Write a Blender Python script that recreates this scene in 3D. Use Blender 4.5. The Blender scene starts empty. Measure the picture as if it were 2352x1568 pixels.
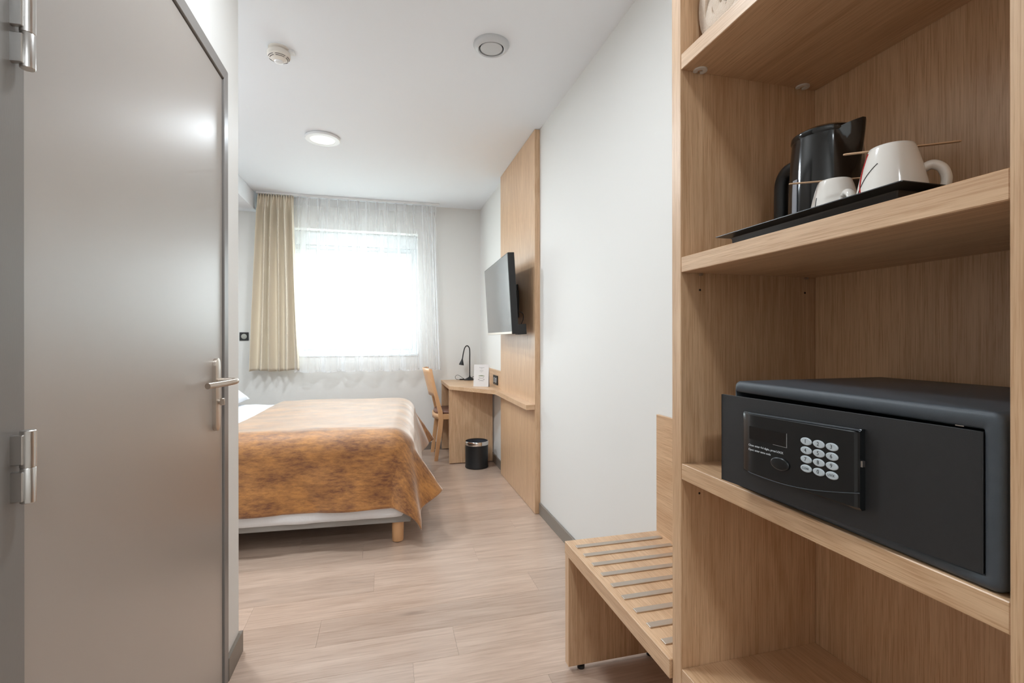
import bpy, bmesh, math, random
from mathutils import Vector, Matrix, noise as mnoise
random.seed(7)
PI = math.pi
S = bpy.context.scene
COL = S.collection

# ------------------------------------------------------------------ camera, light, exposure
camd = bpy.data.cameras.new('camera')
cam = bpy.data.objects.new('camera', camd); COL.objects.link(cam)
cam.location = (0, 0, 1.15)
cam.rotation_euler = (PI / 2, math.radians(0.06), -math.radians(14.668))
camd.sensor_width = 36.0
camd.lens = 36.0 * 1110.35 / 2352
camd.shift_y = -7.8 / 2352
camd.clip_start = 0.02
camd.clip_end = 800
S.camera = cam

W = bpy.data.worlds.new('sky'); S.world = W; W.use_nodes = True
wn = W.node_tree; wn.nodes.clear()
wo = wn.nodes.new('ShaderNodeOutputWorld'); wb = wn.nodes.new('ShaderNodeBackground')
wb.inputs['Color'].default_value = (0.90, 0.95, 1.0, 1)
wb.inputs['Strength'].default_value = 8.0
wn.links.new(wb.outputs[0], wo.inputs[0])

S.view_settings.view_transform = 'Standard'
S.view_settings.look = 'None'
S.view_settings.gamma = 1
S.view_settings.use_curve_mapping = False
S.view_settings.exposure = 0.58

def area(name, loc, rot, sx, sy, power, col=(1, 1, 1), portal=False):
    l = bpy.data.lights.new(name, 'AREA'); l.shape = 'RECTANGLE' if portal else 'DISK'; l.size = sx; l.size_y = sy
    l.energy = power; l.color = col
    o = bpy.data.objects.new(name, l); COL.objects.link(o); o.location = loc; o.rotation_euler = rot
    if portal: l.cycles.is_portal = True
    return o
# sky portal in the window opening (sampling aid for the daylight), facing into the room
area('window_portal', (-0.33, 5.29, 1.6), (-PI / 2, 0, 0), 1.35, 1.3, 1, portal=True)
# ceiling-height lights: the bedroom lamp, plus three added ones out of view
area('corridor_fill_light', (-0.02, 1.30, 2.49), (0, 0, 0), 0.22, 0.22, 9, (0.85, 0.935, 1.0))  # added overhead fill for the shelf edges and corridor walls
area('entrance_fill_light', (0.1, -0.95, 2.49), (0, 0, 0), 0.22, 0.22, 12.5, (0.87, 0.94, 1.0))  # added fill behind the viewpoint, lifts the shelf interior
area('bedroom_lamp_light', (-0.412, 3.505, 2.49), (0, 0, 0), 0.22, 0.22, 13, (0.85, 0.935, 1.0))
area('bedside_fill_light', (-1.05, 2.75, 2.49), (0, 0, 0), 0.22, 0.22, 19, (0.85, 0.935, 1.0))  # added fill hidden by the corridor corner, softens the bedroom shadows

# ------------------------------------------------------------------ materials
def srgb(r, g, b):
    f = lambda c: c / 12.92 if c <= 0.04045 else ((c + 0.055) / 1.055) ** 2.4
    return (f(r / 255), f(g / 255), f(b / 255), 1)

def mat(name, col, rough=0.5, metal=0.0, spec=0.5, bump=0.0, bscale=200.0, var=0.0, vscale=3.0, coat=0.0, sheen=0.0, aniso=0.0, stretch=None):
    m = bpy.data.materials.new(name); m.use_nodes = True
    nt = m.node_tree; b = nt.nodes['Principled BSDF']
    b.inputs['Base Color'].default_value = col
    b.inputs['Roughness'].default_value = rough
    b.inputs['Metallic'].default_value = metal
    b.inputs['Specular IOR Level'].default_value = spec
    b.inputs['Coat Weight'].default_value = coat
    b.inputs['Sheen Weight'].default_value = sheen
    b.inputs['Anisotropic'].default_value = aniso
    tc = nt.nodes.new('ShaderNodeTexCoord')
    src = tc.outputs['Object']
    if stretch:
        mp = nt.nodes.new('ShaderNodeMapping'); mp.inputs['Scale'].default_value = stretch
        nt.links.new(src, mp.inputs[0]); src = mp.outputs[0]
    n = nt.nodes.new('ShaderNodeTexNoise'); n.inputs['Scale'].default_value = vscale; n.inputs['Detail'].default_value = 4
    nt.links.new(src, n.inputs['Vector'])
    mx = nt.nodes.new('ShaderNodeMix'); mx.data_type = 'RGBA'
    mx.inputs['A'].default_value = tuple(c * (1 - var) for c in col[:3]) + (1,)
    mx.inputs['B'].default_value = tuple(min(1, c * (1 + var)) for c in col[:3]) + (1,)
    nt.links.new(n.outputs['Fac'], mx.inputs['Factor'])
    nt.links.new(mx.outputs['Result'], b.inputs['Base Color'])
    if bump:
        n2 = nt.nodes.new('ShaderNodeTexNoise'); n2.inputs['Scale'].default_value = bscale; n2.inputs['Detail'].default_value = 3
        nt.links.new(src, n2.inputs['Vector'])
        bp = nt.nodes.new('ShaderNodeBump'); bp.inputs['Strength'].default_value = bump; bp.inputs['Distance'].default_value = 0.002
        nt.links.new(n2.outputs['Fac'], bp.inputs['Height']); nt.links.new(bp.outputs[0], b.inputs['Normal'])
    return m

def wood(name, axis, light, dark, rough=0.42, fine=540.0, contrast=1.5, cath=1.3, spec=0.8, broad=1.0, knots=False, tint=0.0, pores=1.0):
    """laminate or timber: grain runs along axis (0 x, 1 y, 2 z) of the object"""
    m = bpy.data.materials.new(name); m.use_nodes = True
    nt = m.node_tree; N = nt.nodes.new; L = nt.links.new
    b = nt.nodes['Principled BSDF']
    b.inputs['Roughness'].default_value = rough; b.inputs['Specular IOR Level'].default_value = spec
    b.inputs['Coat Weight'].default_value = 0.25; b.inputs['Coat Roughness'].default_value = 0.35
    tc = N('ShaderNodeTexCoord'); oi = N('ShaderNodeObjectInfo')
    ad = N('ShaderNodeVectorMath'); ad.operation = 'MULTIPLY_ADD'
    L(oi.outputs['Random'], ad.inputs[0]); ad.inputs[1].default_value = (13, 29, 41); L(tc.outputs['Object'], ad.inputs[2])
    def noise(acr, alo, det=2, dist=0.0, rgh=0.5):
        mp = N('ShaderNodeMapping'); s = [acr, acr, acr]; s[axis] = alo
        mp.inputs['Scale'].default_value = s; L(ad.outputs[0], mp.inputs[0])
        n = N('ShaderNodeTexNoise'); n.inputs['Scale'].default_value = 1; n.inputs['Detail'].default_value = det
        n.inputs['Distortion'].default_value = dist; n.inputs['Roughness'].default_value = rgh
        L(mp.outputs[0], n.inputs['Vector']); return n.outputs['Fac']
    def mth(op, a, bb=None, c=None):
        q = N('ShaderNodeMath'); q.operation = op
        for i, v in enumerate((a, bb, c)):
            if v is None: continue
            if isinstance(v, (int, float)): q.inputs[i].default_value = v
            else: L(v, q.inputs[i])
        return q.outputs[0]
    f1 = noise(fine, 13 if fine > 300 else 7, 3, 0, 0.6)
    f2 = noise(fine * 0.3, 2.0, 2)
    br = noise(7 * broad, 0.55 * broad, 2, 0.4)
    rings = mth('SINE', mth('MULTIPLY', noise(5 * broad, 0.45 * broad, 1, 0.3), 95.0))
    v = mth('MULTIPLY', mth('SUBTRACT', f1, 0.5), 1.0 * contrast)
    v = mth('MULTIPLY_ADD', mth('SUBTRACT', f2, 0.5), 0.75 * contrast, v)
    v = mth('MULTIPLY_ADD', mth('SUBTRACT', br, 0.5), 0.6, v)
    v = mth('MULTIPLY_ADD', rings, 0.10 * cath, v)
    v = mth('ADD', v, 0.52)
    v = mth('SUBTRACT', v, mth('MULTIPLY', mth('MAXIMUM', mth('SUBTRACT', 0.46, f1), 0.0), 2.3 * contrast * pores))
    mx = N('ShaderNodeMix'); mx.data_type = 'RGBA'; mx.clamp_factor = True
    mx.inputs['A'].default_value = dark; mx.inputs['B'].default_value = light
    L(v, mx.inputs['Factor'])
    out = mx.outputs['Result']
    if knots:
        mp = N('ShaderNodeMapping'); s = [9.0] * 3; s[axis] = 2.2; mp.inputs['Scale'].default_value = s; L(ad.outputs[0], mp.inputs[0])
        vo = N('ShaderNodeTexVoronoi'); vo.inputs['Scale'].default_value = 1.0; L(mp.outputs[0], vo.inputs['Vector'])
        k = mth('SUBTRACT', 1.0, mth('MULTIPLY', vo.outputs['Distance'], 6.0)); k = mth('MAXIMUM', k, 0.0)
        k = mth('MULTIPLY', k, mth('MULTIPLY', mth('GREATER_THAN', noise(5, 1.2, 0), 0.57), 0.55))
        m2 = N('ShaderNodeMix'); m2.data_type = 'RGBA'; m2.inputs['B'].default_value = tuple(c * 0.45 for c in dark[:3]) + (1,)
        L(k, m2.inputs['Factor']); L(out, m2.inputs['A']); out = m2.outputs['Result']
    if tint:
        hs = N('ShaderNodeHueSaturation')
        L(mth('MULTIPLY_ADD', mth('FRACT', mth('MULTIPLY', oi.outputs['Random'], 37.7)), tint, 1 - tint / 2), hs.inputs['Value'])
        L(out, hs.inputs['Color']); out = hs.outputs[0]
    L(out, b.inputs['Base Color'])
    bp = N('ShaderNodeBump'); bp.inputs['Strength'].default_value = 0.12; bp.inputs['Distance'].default_value = 0.001
    L(f1, bp.inputs['Height']); L(bp.outputs[0], b.inputs['Normal'])
    return m

OL, OD = srgb(223, 187, 149), srgb(190, 148, 109)
M = {}
for ax, nm in enumerate('xyz'):
    M['oak_' + nm] = wood('oak_laminate_' + nm, ax, OL, OD)
    M['beech_' + nm] = wood('beech_' + nm, ax, srgb(226, 178, 130), srgb(205, 150, 100), rough=0.38, fine=160, contrast=0.6, cath=0.4)
M['plank'] = wood('floor_vinyl_oak', 0, srgb(208, 183, 165), srgb(170, 142, 122), rough=0.3, fine=120, contrast=1.0, cath=0.8, pores=0.5, broad=1.3, knots=True, tint=0.16, spec=1.0)
M['underlay'] = mat('dark_joint', srgb(140, 116, 98), 0.8)
M['wall'] = mat('painted_wall_warm_white', srgb(230, 228, 224), 0.6, bump=0.05, bscale=350, spec=0.3)
M['ceil'] = mat('ceiling_paint', srgb(241, 244, 248), 0.8, bump=0.03, bscale=300, spec=0.2)
M['base'] = mat('skirting_taupe', srgb(124, 114, 104), 0.4)
M['door'] = mat('door_taupe_lacquer', srgb(150, 140, 131), 0.36, bump=0.04, bscale=60, var=0.02, stretch=(1, 1, 0.1), spec=1.0, coat=1.0)
M['door'].node_tree.nodes['Principled BSDF'].inputs['Coat Roughness'].default_value = 0.4; M['door'].node_tree.nodes['Principled BSDF'].inputs['Coat IOR'].default_value = 1.9
M['dframe'] = mat('door_frame_grey', srgb(130, 125, 121), 0.36, bump=0.05, bscale=400, stretch=(1, 1, 0.2))
M['gap'] = mat('dark_gasket', srgb(46, 36, 32), 0.8)
M['steel'] = mat('brushed_steel', srgb(205, 202, 198), 0.3, metal=1.0, bump=0.05, bscale=300, var=0.04)
M['satin'] = mat('satin_nickel', srgb(196, 184, 172), 0.36, metal=0.9)
M['chrome'] = mat('chrome', srgb(225, 222, 218), 0.12, metal=1.0)
M['white'] = mat('white_plastic', srgb(236, 236, 236), 0.4)
M['cream'] = mat('cream_plastic', srgb(226, 218, 208), 0.45)
M['upvc'] = mat('white_window_profile', srgb(232, 236, 238), 0.35)
M['black'] = mat('black_powder_coat', srgb(30, 32, 34), 0.42, bump=0.35, bscale=900, var=0.1, vscale=60)
M['safeb'] = mat('charcoal_safe_paint', srgb(64, 70, 76), 0.38, bump=0.22, bscale=2400, var=0.15, vscale=90)
M['safed'] = mat('black_safe_door_paint', srgb(33, 33, 34), 0.5, bump=0.22, bscale=2400, var=0.15, vscale=90)
M['gloss'] = mat('glossy_black_plastic', srgb(12, 12, 13), 0.1, spec=0.6)
M['panelb'] = mat('satin_black_plastic', srgb(22, 24, 25), 0.25)
M['matb'] = mat('matt_black_plastic', srgb(26, 26, 27), 0.45)
M['tray'] = mat('black_tray', srgb(20, 21, 23), 0.35)
M['key'] = mat('grey_key', srgb(186, 194, 198), 0.4)
M['ink'] = mat('dark_print', srgb(38, 42, 46), 0.6)
M['inkg'] = mat('grey_print', srgb(132, 130, 128), 0.6)
M['wink'] = mat('white_print', srgb(205, 208, 210), 0.6)
M['china'] = mat('white_porcelain', srgb(232, 226, 218), 0.12, spec=0.5, coat=0.3)
M['red'] = mat('red_glaze', srgb(176, 32, 34), 0.25)
M['greyg'] = mat('grey_glaze', srgb(176, 176, 168), 0.3)
M['stick'] = mat('birch_stirrer', srgb(214, 176, 140), 0.6)
M['leather'] = mat('brown_leatherette', srgb(128, 88, 72), 0.35, bump=0.2, bscale=300)
M['curt'] = mat('beige_curtain_cloth', srgb(228, 215, 193), 0.8, bump=0.3, bscale=700, sheen=0.3)
M['quilt'] = mat('white_quilted_cotton', srgb(236, 236, 238), 0.9, bump=1.0, bscale=26, sheen=0.2)
M['linen'] = mat('white_bed_linen', srgb(240, 241, 244), 0.85, bump=0.6, bscale=9, sheen=0.2)
M['bedbase'] = mat('grey_bed_base_cloth', srgb(150, 145, 140), 0.8, bump=0.3, bscale=600)
M['towel'] = mat('beige_towelling', srgb(226, 205, 184), 0.95, bump=1.0, bscale=420, sheen=0.5, var=0.05, vscale=60)
M['card'] = mat('white_card', srgb(226, 222, 220), 0.5)
M['green'] = mat('printed_green', srgb(112, 126, 84), 0.6, var=0.35, vscale=200)
M['liner'] = mat('dark_bin_liner', srgb(60, 62, 68), 0.3, bump=1, bscale=60)
M['grnd'] = mat('pale_dry_field', srgb(222, 226, 220), 0.9, var=0.15, vscale=0.05)
M['leafs'] = mat('hazed_foliage', srgb(136, 150, 134), 0.9, var=0.3, vscale=0.8)  # lightened and greyed: distance haze painted into the leaf colour
M['bark'] = mat('bark', srgb(90, 78, 66), 0.9)

def m_glass(name, tint=(1, 1, 1, 1), gl=0.08):
    m = bpy.data.materials.new(name); m.use_nodes = True; nt = m.node_tree; nt.nodes.clear()
    o = nt.nodes.new('ShaderNodeOutputMaterial'); mx = nt.nodes.new('ShaderNodeMixShader')
    t = nt.nodes.new('ShaderNodeBsdfTransparent'); t.inputs[0].default_value = tint
    g = nt.nodes.new('ShaderNodeBsdfGlossy'); g.inputs['Roughness'].default_value = 0.02
    mx.inputs[0].default_value = gl
    nt.links.new(t.outputs[0], mx.inputs[1]); nt.links.new(g.outputs[0], mx.inputs[2]); nt.links.new(mx.outputs[0], o.inputs[0])
    return m
M['glass'] = m_glass('window_glass', (0.95, 0.98, 0.97, 1), 0.06)
M['gauge'] = mat('clear_gauge_plastic', srgb(150, 152, 158), 0.15)

def m_sheer():
    m = bpy.data.materials.new('sheer_voile'); m.use_nodes = True; nt = m.node_tree; nt.nodes.clear()
    N = nt.nodes.new; L = nt.links.new
    o = N('ShaderNodeOutputMaterial'); t = N('ShaderNodeBsdfTransparent'); tl = N('ShaderNodeBsdfTranslucent'); d = N('ShaderNodeBsdfDiffuse')
    tl.inputs[0].default_value = (0.93, 0.94, 0.96, 1); d.inputs[0].default_value = (0.93, 0.94, 0.96, 1)
    a = N('ShaderNodeMixShader'); a.inputs[0].default_value = 0.86; L(tl.outputs[0], a.inputs[1]); L(d.outputs[0], a.inputs[2])
    # seen edge-on a voile closes up: the share of threads grows with the angle
    lw = N('ShaderNodeLayerWeight'); lw.inputs[0].default_value = 0.5
    mr = N('ShaderNodeMapRange'); mr.inputs['From Min'].default_value = 0.0; mr.inputs['From Max'].default_value = 0.9
    mr.inputs['To Min'].default_value = 0.16; mr.inputs['To Max'].default_value = 0.9
    L(lw.outputs['Facing'], mr.inputs['Value'])
    b = N('ShaderNodeMixShader'); L(mr.outputs[0], b.inputs[0]); L(t.outputs[0], b.inputs[1]); L(a.outputs[0], b.inputs[2])
    L(b.outputs[0], o.inputs[0]); return m
M['sheer'] = m_sheer()

def m_velvet():
    m = bpy.data.materials.new('gold_velvet'); m.use_nodes = True; nt = m.node_tree; N = nt.nodes.new; L = nt.links.new
    b = nt.nodes['Principled BSDF']; tc = N('ShaderNodeTexCoord')
    def nz(sc, v, det, rough=0.6):
        mp = N('ShaderNodeMapping'); mp.inputs['Scale'].default_value = v; L(tc.outputs['UV'], mp.inputs[0])
        n = N('ShaderNodeTexNoise'); n.inputs['Scale'].default_value = sc; n.inputs['Detail'].default_value = det; n.inputs['Roughness'].default_value = rough
        L(mp.outputs[0], n.inputs['Vector']); return n
    n1 = nz(1, (20, 60, 1), 6, 0.72); n2 = nz(1, (4.5, 9, 1), 3, 0.5)
    ma = N('ShaderNodeMath'); ma.operation = 'MULTIPLY_ADD'; L(n2.outputs['Fac'], ma.inputs[0]); ma.inputs[1].default_value = 0.8; L(n1.outputs['Fac'], ma.inputs[2])
    mr = N('ShaderNodeMapRange'); mr.inputs['From Min'].default_value = 0.70; mr.inputs['From Max'].default_value = 1.10; L(ma.outputs[0], mr.inputs['Value'])
    mx = N('ShaderNodeMix'); mx.data_type = 'RGBA'; mx.inputs['A'].default_value = srgb(110, 61, 24); mx.inputs['B'].default_value = srgb(192, 130, 62)
    L(mr.outputs[0], mx.inputs['Factor']); L(mx.outputs['Result'], b.inputs['Base Color'])
    b.inputs['Roughness'].default_value = 0.5; b.inputs['Specular IOR Level'].default_value = 0.5
    b.inputs['Sheen Weight'].default_value = 1.0; b.inputs['Sheen Roughness'].default_value = 0.5
    b.inputs['Sheen Tint'].default_value = (1.0, 0.93, 0.85, 1)
    bp = N('ShaderNodeBump'); bp.inputs['Strength'].default_value = 0.4; bp.inputs['Distance'].default_value = 0.003
    L(n1.outputs['Fac'], bp.inputs['Height']); L(bp.outputs[0], b.inputs['Normal'])
    return m
M['velvet'] = m_velvet()

def m_screen():
    m = mat('tv_screen_glass', srgb(24, 26, 28), 0.12, spec=1.0, coat=0.6); return m
M['screen'] = m_screen(); M['screen'].node_tree.nodes['Principled BSDF'].inputs['IOR'].default_value = 2.0; M['screen'].node_tree.nodes['Principled BSDF'].inputs['Coat Roughness'].default_value = .1

# ------------------------------------------------------------------ object helpers
def tag(o, label=None, cat=None, group=None, kind=None):
    if label: o['label'] = label
    if cat: o['category'] = cat
    if group: o['group'] = group
    if kind: o['kind'] = kind
    return o

def thing(name, label, cat, loc=(0, 0, 0), rotz=0.0, group=None, kind=None):
    o = bpy.data.objects.new(name, None); COL.objects.link(o)
    o.location = loc; o.rotation_euler = (0, 0, rotz); o.empty_display_size = 0.05
    return tag(o, label, cat, group, kind)

def wloc(o):
    v = Vector((0, 0, 0))
    while o is not None:
        v = v + Vector(o.location); o = o.parent
    return v

def obj(name, bm, m, parent=None, local=False, origin=None, smooth=None, mods=None):
    """link bm as ONE mesh object; world-space coordinates unless local"""
    me = bpy.data.meshes.new(name)
    o = bpy.data.objects.new(name, me); COL.objects.link(o)
    if parent is not None: o.parent = parent
    if not local:
        off = Vector(origin) if origin is not None else (wloc(parent) if parent is not None else Vector((0, 0, 0)))
        bmesh.ops.translate(bm, verts=bm.verts, vec=-off)
        if origin is not None: o.location = off - (wloc(parent) if parent is not None else Vector((0, 0, 0)))
    bmesh.ops.recalc_face_normals(bm, faces=bm.faces)
    if smooth is not None:
        for f in bm.faces: f.smooth = True
    bm.to_mesh(me); bm.free()
    for q in (m if isinstance(m, (list, tuple)) else [m]): me.materials.append(q)
    if smooth is not None:
        try: me.set_sharp_from_angle(angle=math.radians(smooth))
        except Exception: pass
    return o

def box(bm, x0, x1, y0, y1, z0, z1, bev=0.0, seg=1, mi=0):
    r = bmesh.ops.create_cube(bm, size=1)
    vs = r['verts']
    for v in vs:
        v.co = Vector((x0 + (v.co.x + .5) * (x1 - x0), y0 + (v.co.y + .5) * (y1 - y0), z0 + (v.co.z + .5) * (z1 - z0)))
    fs = list({f for v in vs for f in v.link_faces})
    for f in fs: f.material_index = mi
    if bev > 0:
        es = list({e for v in vs for e in v.link_edges})
        bmesh.ops.bevel(bm, geom=es, offset=bev, segments=seg, affect='EDGES', profile=0.6, clamp_overlap=True)
    return bm

def B(x0, x1, y0, y1, z0, z1, bev=0.0012, seg=1):
    return box(bmesh.new(), x0, x1, y0, y1, z0, z1, bev, seg)

def prism(bm, pts, axis, a0, a1, bev=0.0, seg=2, mi=0):
    """extrude 2D polygon pts along axis from a0 to a1"""
    def co(p, a):
        if axis == 0: return Vector((a, p[0], p[1]))
        if axis == 1: return Vector((p[0], a, p[1]))
        return Vector((p[0], p[1], a))
    n = len(pts)
    A = [bm.verts.new(co(p, a0)) for p in pts]; Bv = [bm.verts.new(co(p, a1)) for p in pts]
    fs = [bm.faces.new(A), bm.faces.new(Bv)]
    for i in range(n): fs.append(bm.faces.new((A[i], A[(i + 1) % n], Bv[(i + 1) % n], Bv[i])))
    for f in fs: f.material_index = mi
    if bev > 0:
        es = list({e for v in A + Bv for e in v.link_edges})
        bmesh.ops.bevel(bm, geom=es, offset=bev, segments=seg, affect='EDGES', profile=0.6, clamp_overlap=True)
    return bm

def lathe(bm, prof, c, seg=40, axis=2, mi=0, sx=1.0):
    """prof: list of (r, h) ; c centre; closes at r==0"""
    rings = []
    for r, hgt in prof:
        if r < 1e-6:
            p = [0, 0, 0]; p[axis] = hgt
            rings.append([bm.verts.new(Vector(c) + Vector(p))])
        else:
            ring = []
            for i in range(seg):
                a = 2 * PI * i / seg; p = [0, 0, 0]
                o1, o2 = [k for k in range(3) if k != axis]
                p[o1] = r * math.cos(a) * sx; p[o2] = r * math.sin(a); p[axis] = hgt
                ring.append(bm.verts.new(Vector(c) + Vector(p)))
            rings.append(ring)
    for a, b in zip(rings[:-1], rings[1:]):
        for i in range(seg):
            j = (i + 1) % seg
            if len(a) == 1 and len(b) == 1: continue
            if len(a) == 1: f = bm.faces.new((a[0], b[i], b[j]))
            elif len(b) == 1: f = bm.faces.new((a[i], a[j], b[0]))
            else: f = bm.faces.new((a[i], a[j], b[j], b[i]))
            f.material_index = mi
    return bm

def smooth_path(pts, n=6):
    P = [Vector(p) for p in pts]; out = []
    for i in range(len(P) - 1):
        p0 = P[max(0, i - 1)]; p1 = P[i]; p2 = P[i + 1]; p3 = P[min(len(P) - 1, i + 2)]
        for k in range(n):
            t = k / n
            out.append(0.5 * ((2 * p1) + (-p0 + p2) * t + (2 * p0 - 5 * p1 + 4 * p2 - p3) * t * t + (-p0 + 3 * p1 - 3 * p2 + p3) * t ** 3))
    out.append(P[-1]); return out

def tube(bm, pts, r, seg=10, mi=0, caps=True, flat=1.0):
    P = [Vector(p) for p in pts]; rs = r if isinstance(r, (list, tuple)) else [r] * len(P)
    up = None; rings = []
    for i, p in enumerate(P):
        t = (P[min(i + 1, len(P) - 1)] - P[max(i - 1, 0)]).normalized()
        if up is None:
            up = Vector((0, 0, 1)) if abs(t.z) < 0.9 else Vector((1, 0, 0))
        u = (up - t * up.dot(t)).normalized(); v = t.cross(u); up = u
        rings.append([bm.verts.new(p + u * (rs[i] * math.cos(2 * PI * k / seg)) + v * (rs[i] * flat * math.sin(2 * PI * k / seg))) for k in range(seg)])
    for a, b in zip(rings[:-1], rings[1:]):
        for k in range(seg):
            f = bm.faces.new((a[k], a[(k + 1) % seg], b[(k + 1) % seg], b[k])); f.material_index = mi
    if caps:
        for q in (rings[0], rings[-1]):
            f = bm.faces.new(q); f.material_index = mi
    return bm

def grid_surf(bm, nu, nv, fn, uv=None, mi=0):
    V = [[bm.verts.new(fn(i / (nu - 1), j / (nv - 1))) for j in range(nv)] for i in range(nu)]
    lay = bm.loops.layers.uv.verify() if uv else None
    for i in range(nu - 1):
        for j in range(nv - 1):
            f = bm.faces.new((V[i][j], V[i + 1][j], V[i + 1][j + 1], V[i][j + 1])); f.material_index = mi
            if uv:
                for l, (a, b) in zip(f.loops, ((i, j), (i + 1, j), (i + 1, j + 1), (i, j + 1))):
                    l[lay].uv = uv(a / (nu - 1), b / (nv - 1))
    return V

def text_bm(bm, s, size, mtx, mi=0, ext=0.00015, align='CENTER', sx=1.0):
    cu = bpy.data.curves.new('t', 'FONT'); cu.body = s; cu.size = size; cu.align_x = align; cu.align_y = 'CENTER'; cu.extrude = ext
    cu.resolution_u = 3
    o = bpy.data.objects.new('t', cu)
    COL.objects.link(o)
    dg = bpy.context.evaluated_depsgraph_get()
    me = bpy.data.meshes.new_from_object(o.evaluated_get(dg))
    k0 = len(bm.verts); f0 = len(bm.faces)
    bm.from_mesh(me); bm.verts.ensure_lookup_table(); bm.faces.ensure_lookup_table()
    for v in bm.verts[k0:]:
        v.co.x *= sx; v.co = mtx @ v.co
    for f in bm.faces[f0:]: f.material_index = mi
    bpy.data.objects.remove(o); bpy.data.curves.remove(cu); bpy.data.meshes.remove(me)
    return bm

def dup_tree(o, parent=None):
    c = o.copy(); COL.objects.link(c)
    if parent is not None: c.parent = parent
    for ch in [q for q in COL.objects if q.parent == o]: dup_tree(ch, c)
    return c

def solid(o, t, offset=0):
    md = o.modifiers.new('solid', 'SOLIDIFY'); md.thickness = t; md.offset = offset; return o

# ------------------------------------------------------------------ room shell
XR, XL, YB, YL, H = 0.98, -0.52, 5.065, 1.962, 2.515
YN, XF = -1.6, -2.05
fl = obj('floor', B(XF - .1, XR + .1, YN - .1, YB + .1, -0.1, -0.0045, 0), M['underlay'])
tag(fl, 'greyish oak vinyl plank floor of the room and corridor', 'floor', kind='structure')
PW, PL = 0.178, 1.22
joints = {13: -0.118, 11: -0.053, 9: -0.253, 8: 0.257, 16: 0.277, 12: 0.465}
k = 0
pm = {}
y = 2.104 + PW
row = 11
r0 = row - int(math.ceil((y - YN) / PW))
rr = r0
while True:
    ya = 2.104 + (rr - 10) * PW; yb = ya + PW
    if ya > YB: break
    j = joints.get(rr, random.uniform(-0.6, 0.6))
    x = j - 3 * PL
    while x < XR:
        xa, xb = max(x, XF), min(x + PL, XR); a2, b2 = max(ya, YN), min(yb, YB)
        if xb - xa > 0.01 and b2 - a2 > 0.01:
            w, dpt = xb - xa - 0.0006, b2 - a2 - 0.0006
            key = (round(w, 4), round(dpt, 4))
            if key not in pm:
                bm = B(-w / 2, w / 2, -dpt / 2, dpt / 2, -0.004, 0, 0)
                me = bpy.data.meshes.new('plank'); bm.to_mesh(me); bm.free(); me.materials.append(M['plank']); pm[key] = me
            p = bpy.data.objects.new('plank', pm[key]); COL.objects.link(p); p.parent = fl
            p.location = ((xa + xb) / 2, (a2 + b2) / 2, 0)
        x += PL
    rr += 1

ce = obj('ceiling', B(XF - .1, XR + .1, YN - .1, YB + .3, H, H + .1, 0), M['ceil']); tag(ce, 'smooth white painted ceiling', 'ceiling', kind='structure')
w = obj('wall_right', B(XR, XR + .1, YN - .1, YB + .3, -0.05, H, 0), M['wall']); tag(w, 'long warm white wall on the side of the desk', 'wall', kind='structure')
WX0, WX1, WZ0, WZ1 = -1.02, 0.324, 0.98, 2.223
bm = bmesh.new()
box(bm, XF - .1, WX0, YB, YB + .24, -0.05, H); box(bm, WX1, XR + .1, YB, YB + .24, -0.05, H)
box(bm, WX0, WX1, YB, YB + .24, -0.05, WZ0); box(bm, WX0, WX1, YB, YB + .24, WZ1, H)
w = obj('wall_back', bm, M['wall']); tag(w, 'far wall holding the window', 'wall', kind='structure')
w = obj('wall_bedroom_left', B(XF - .1, XF, YL - .1, YB + .1, -0.05, H, 0), M['wall']); tag(w, 'wall behind the head of the bed', 'wall', kind='structure')
DY0, DY1, DZ = 0.868, 1.767, 1.997
bm = bmesh.new()
box(bm, XL - .1, XL, DY1 + .04, YL, -0.05, H); box(bm, XL - .1, XL, YN - .1, DY0 - .04, -0.05, H); box(bm, XL - .1, XL, DY0 - .04, DY1 + .04, DZ + .04, H)
w = obj('wall_left', bm, M['wall']); tag(w, 'warm white corridor wall around the grey door', 'wall', kind='structure')
w = obj('wall_partition', B(XF, XL - .1, YL - .1, YL, -0.05, H, 0), M['wall']); tag(w, 'bathroom wall facing the bed, turning off the corridor corner', 'wall', kind='structure')
w = obj('wall_rear', B(XL - .1, XR + .1, YN - .1, YN, -0.05, H, 0), M['wall']); tag(w, 'wall closing the corridor behind the viewpoint', 'wall', kind='structure')
w = obj('trim_1', B(XF, -1.18, YL, YB, 2.353, H, 0.002), M['ceil']); tag(w, 'white boxed soffit under the ceiling beside the beige curtain', 'soffit', kind='structure')

def baseboard(name, label, runs):
    bm = bmesh.new()
    for r in runs: box(bm, *r, bev=0.0015)
    o = obj(name, bm, M['base']); tag(o, label, 'baseboard', kind='structure')
baseboard('baseboard_right', 'taupe baseboard along the right wall', [(XR - .012, XR, 1.62, 3.005, 0, 0.076), (XR - .012, XR, 3.99, YB, 0, 0.076)])
baseboard('baseboard_back', 'taupe baseboard along the window wall', [(XF, 0.55, YB - .012, YB, 0, 0.076)])
bm = bmesh.new()
prism(bm, [(XL, DY1 + .042), (XL + .012, DY1 + .042), (XL + .012, YL + .012), (XF, YL + .012), (XF, YL), (XL, YL)], 2, 0, 0.076, 0.001, 1)
o = obj('baseboard_left', bm, M['base']); tag(o, 'taupe baseboard wrapping the corridor corner beside the grey door', 'baseboard', kind='structure')

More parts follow.
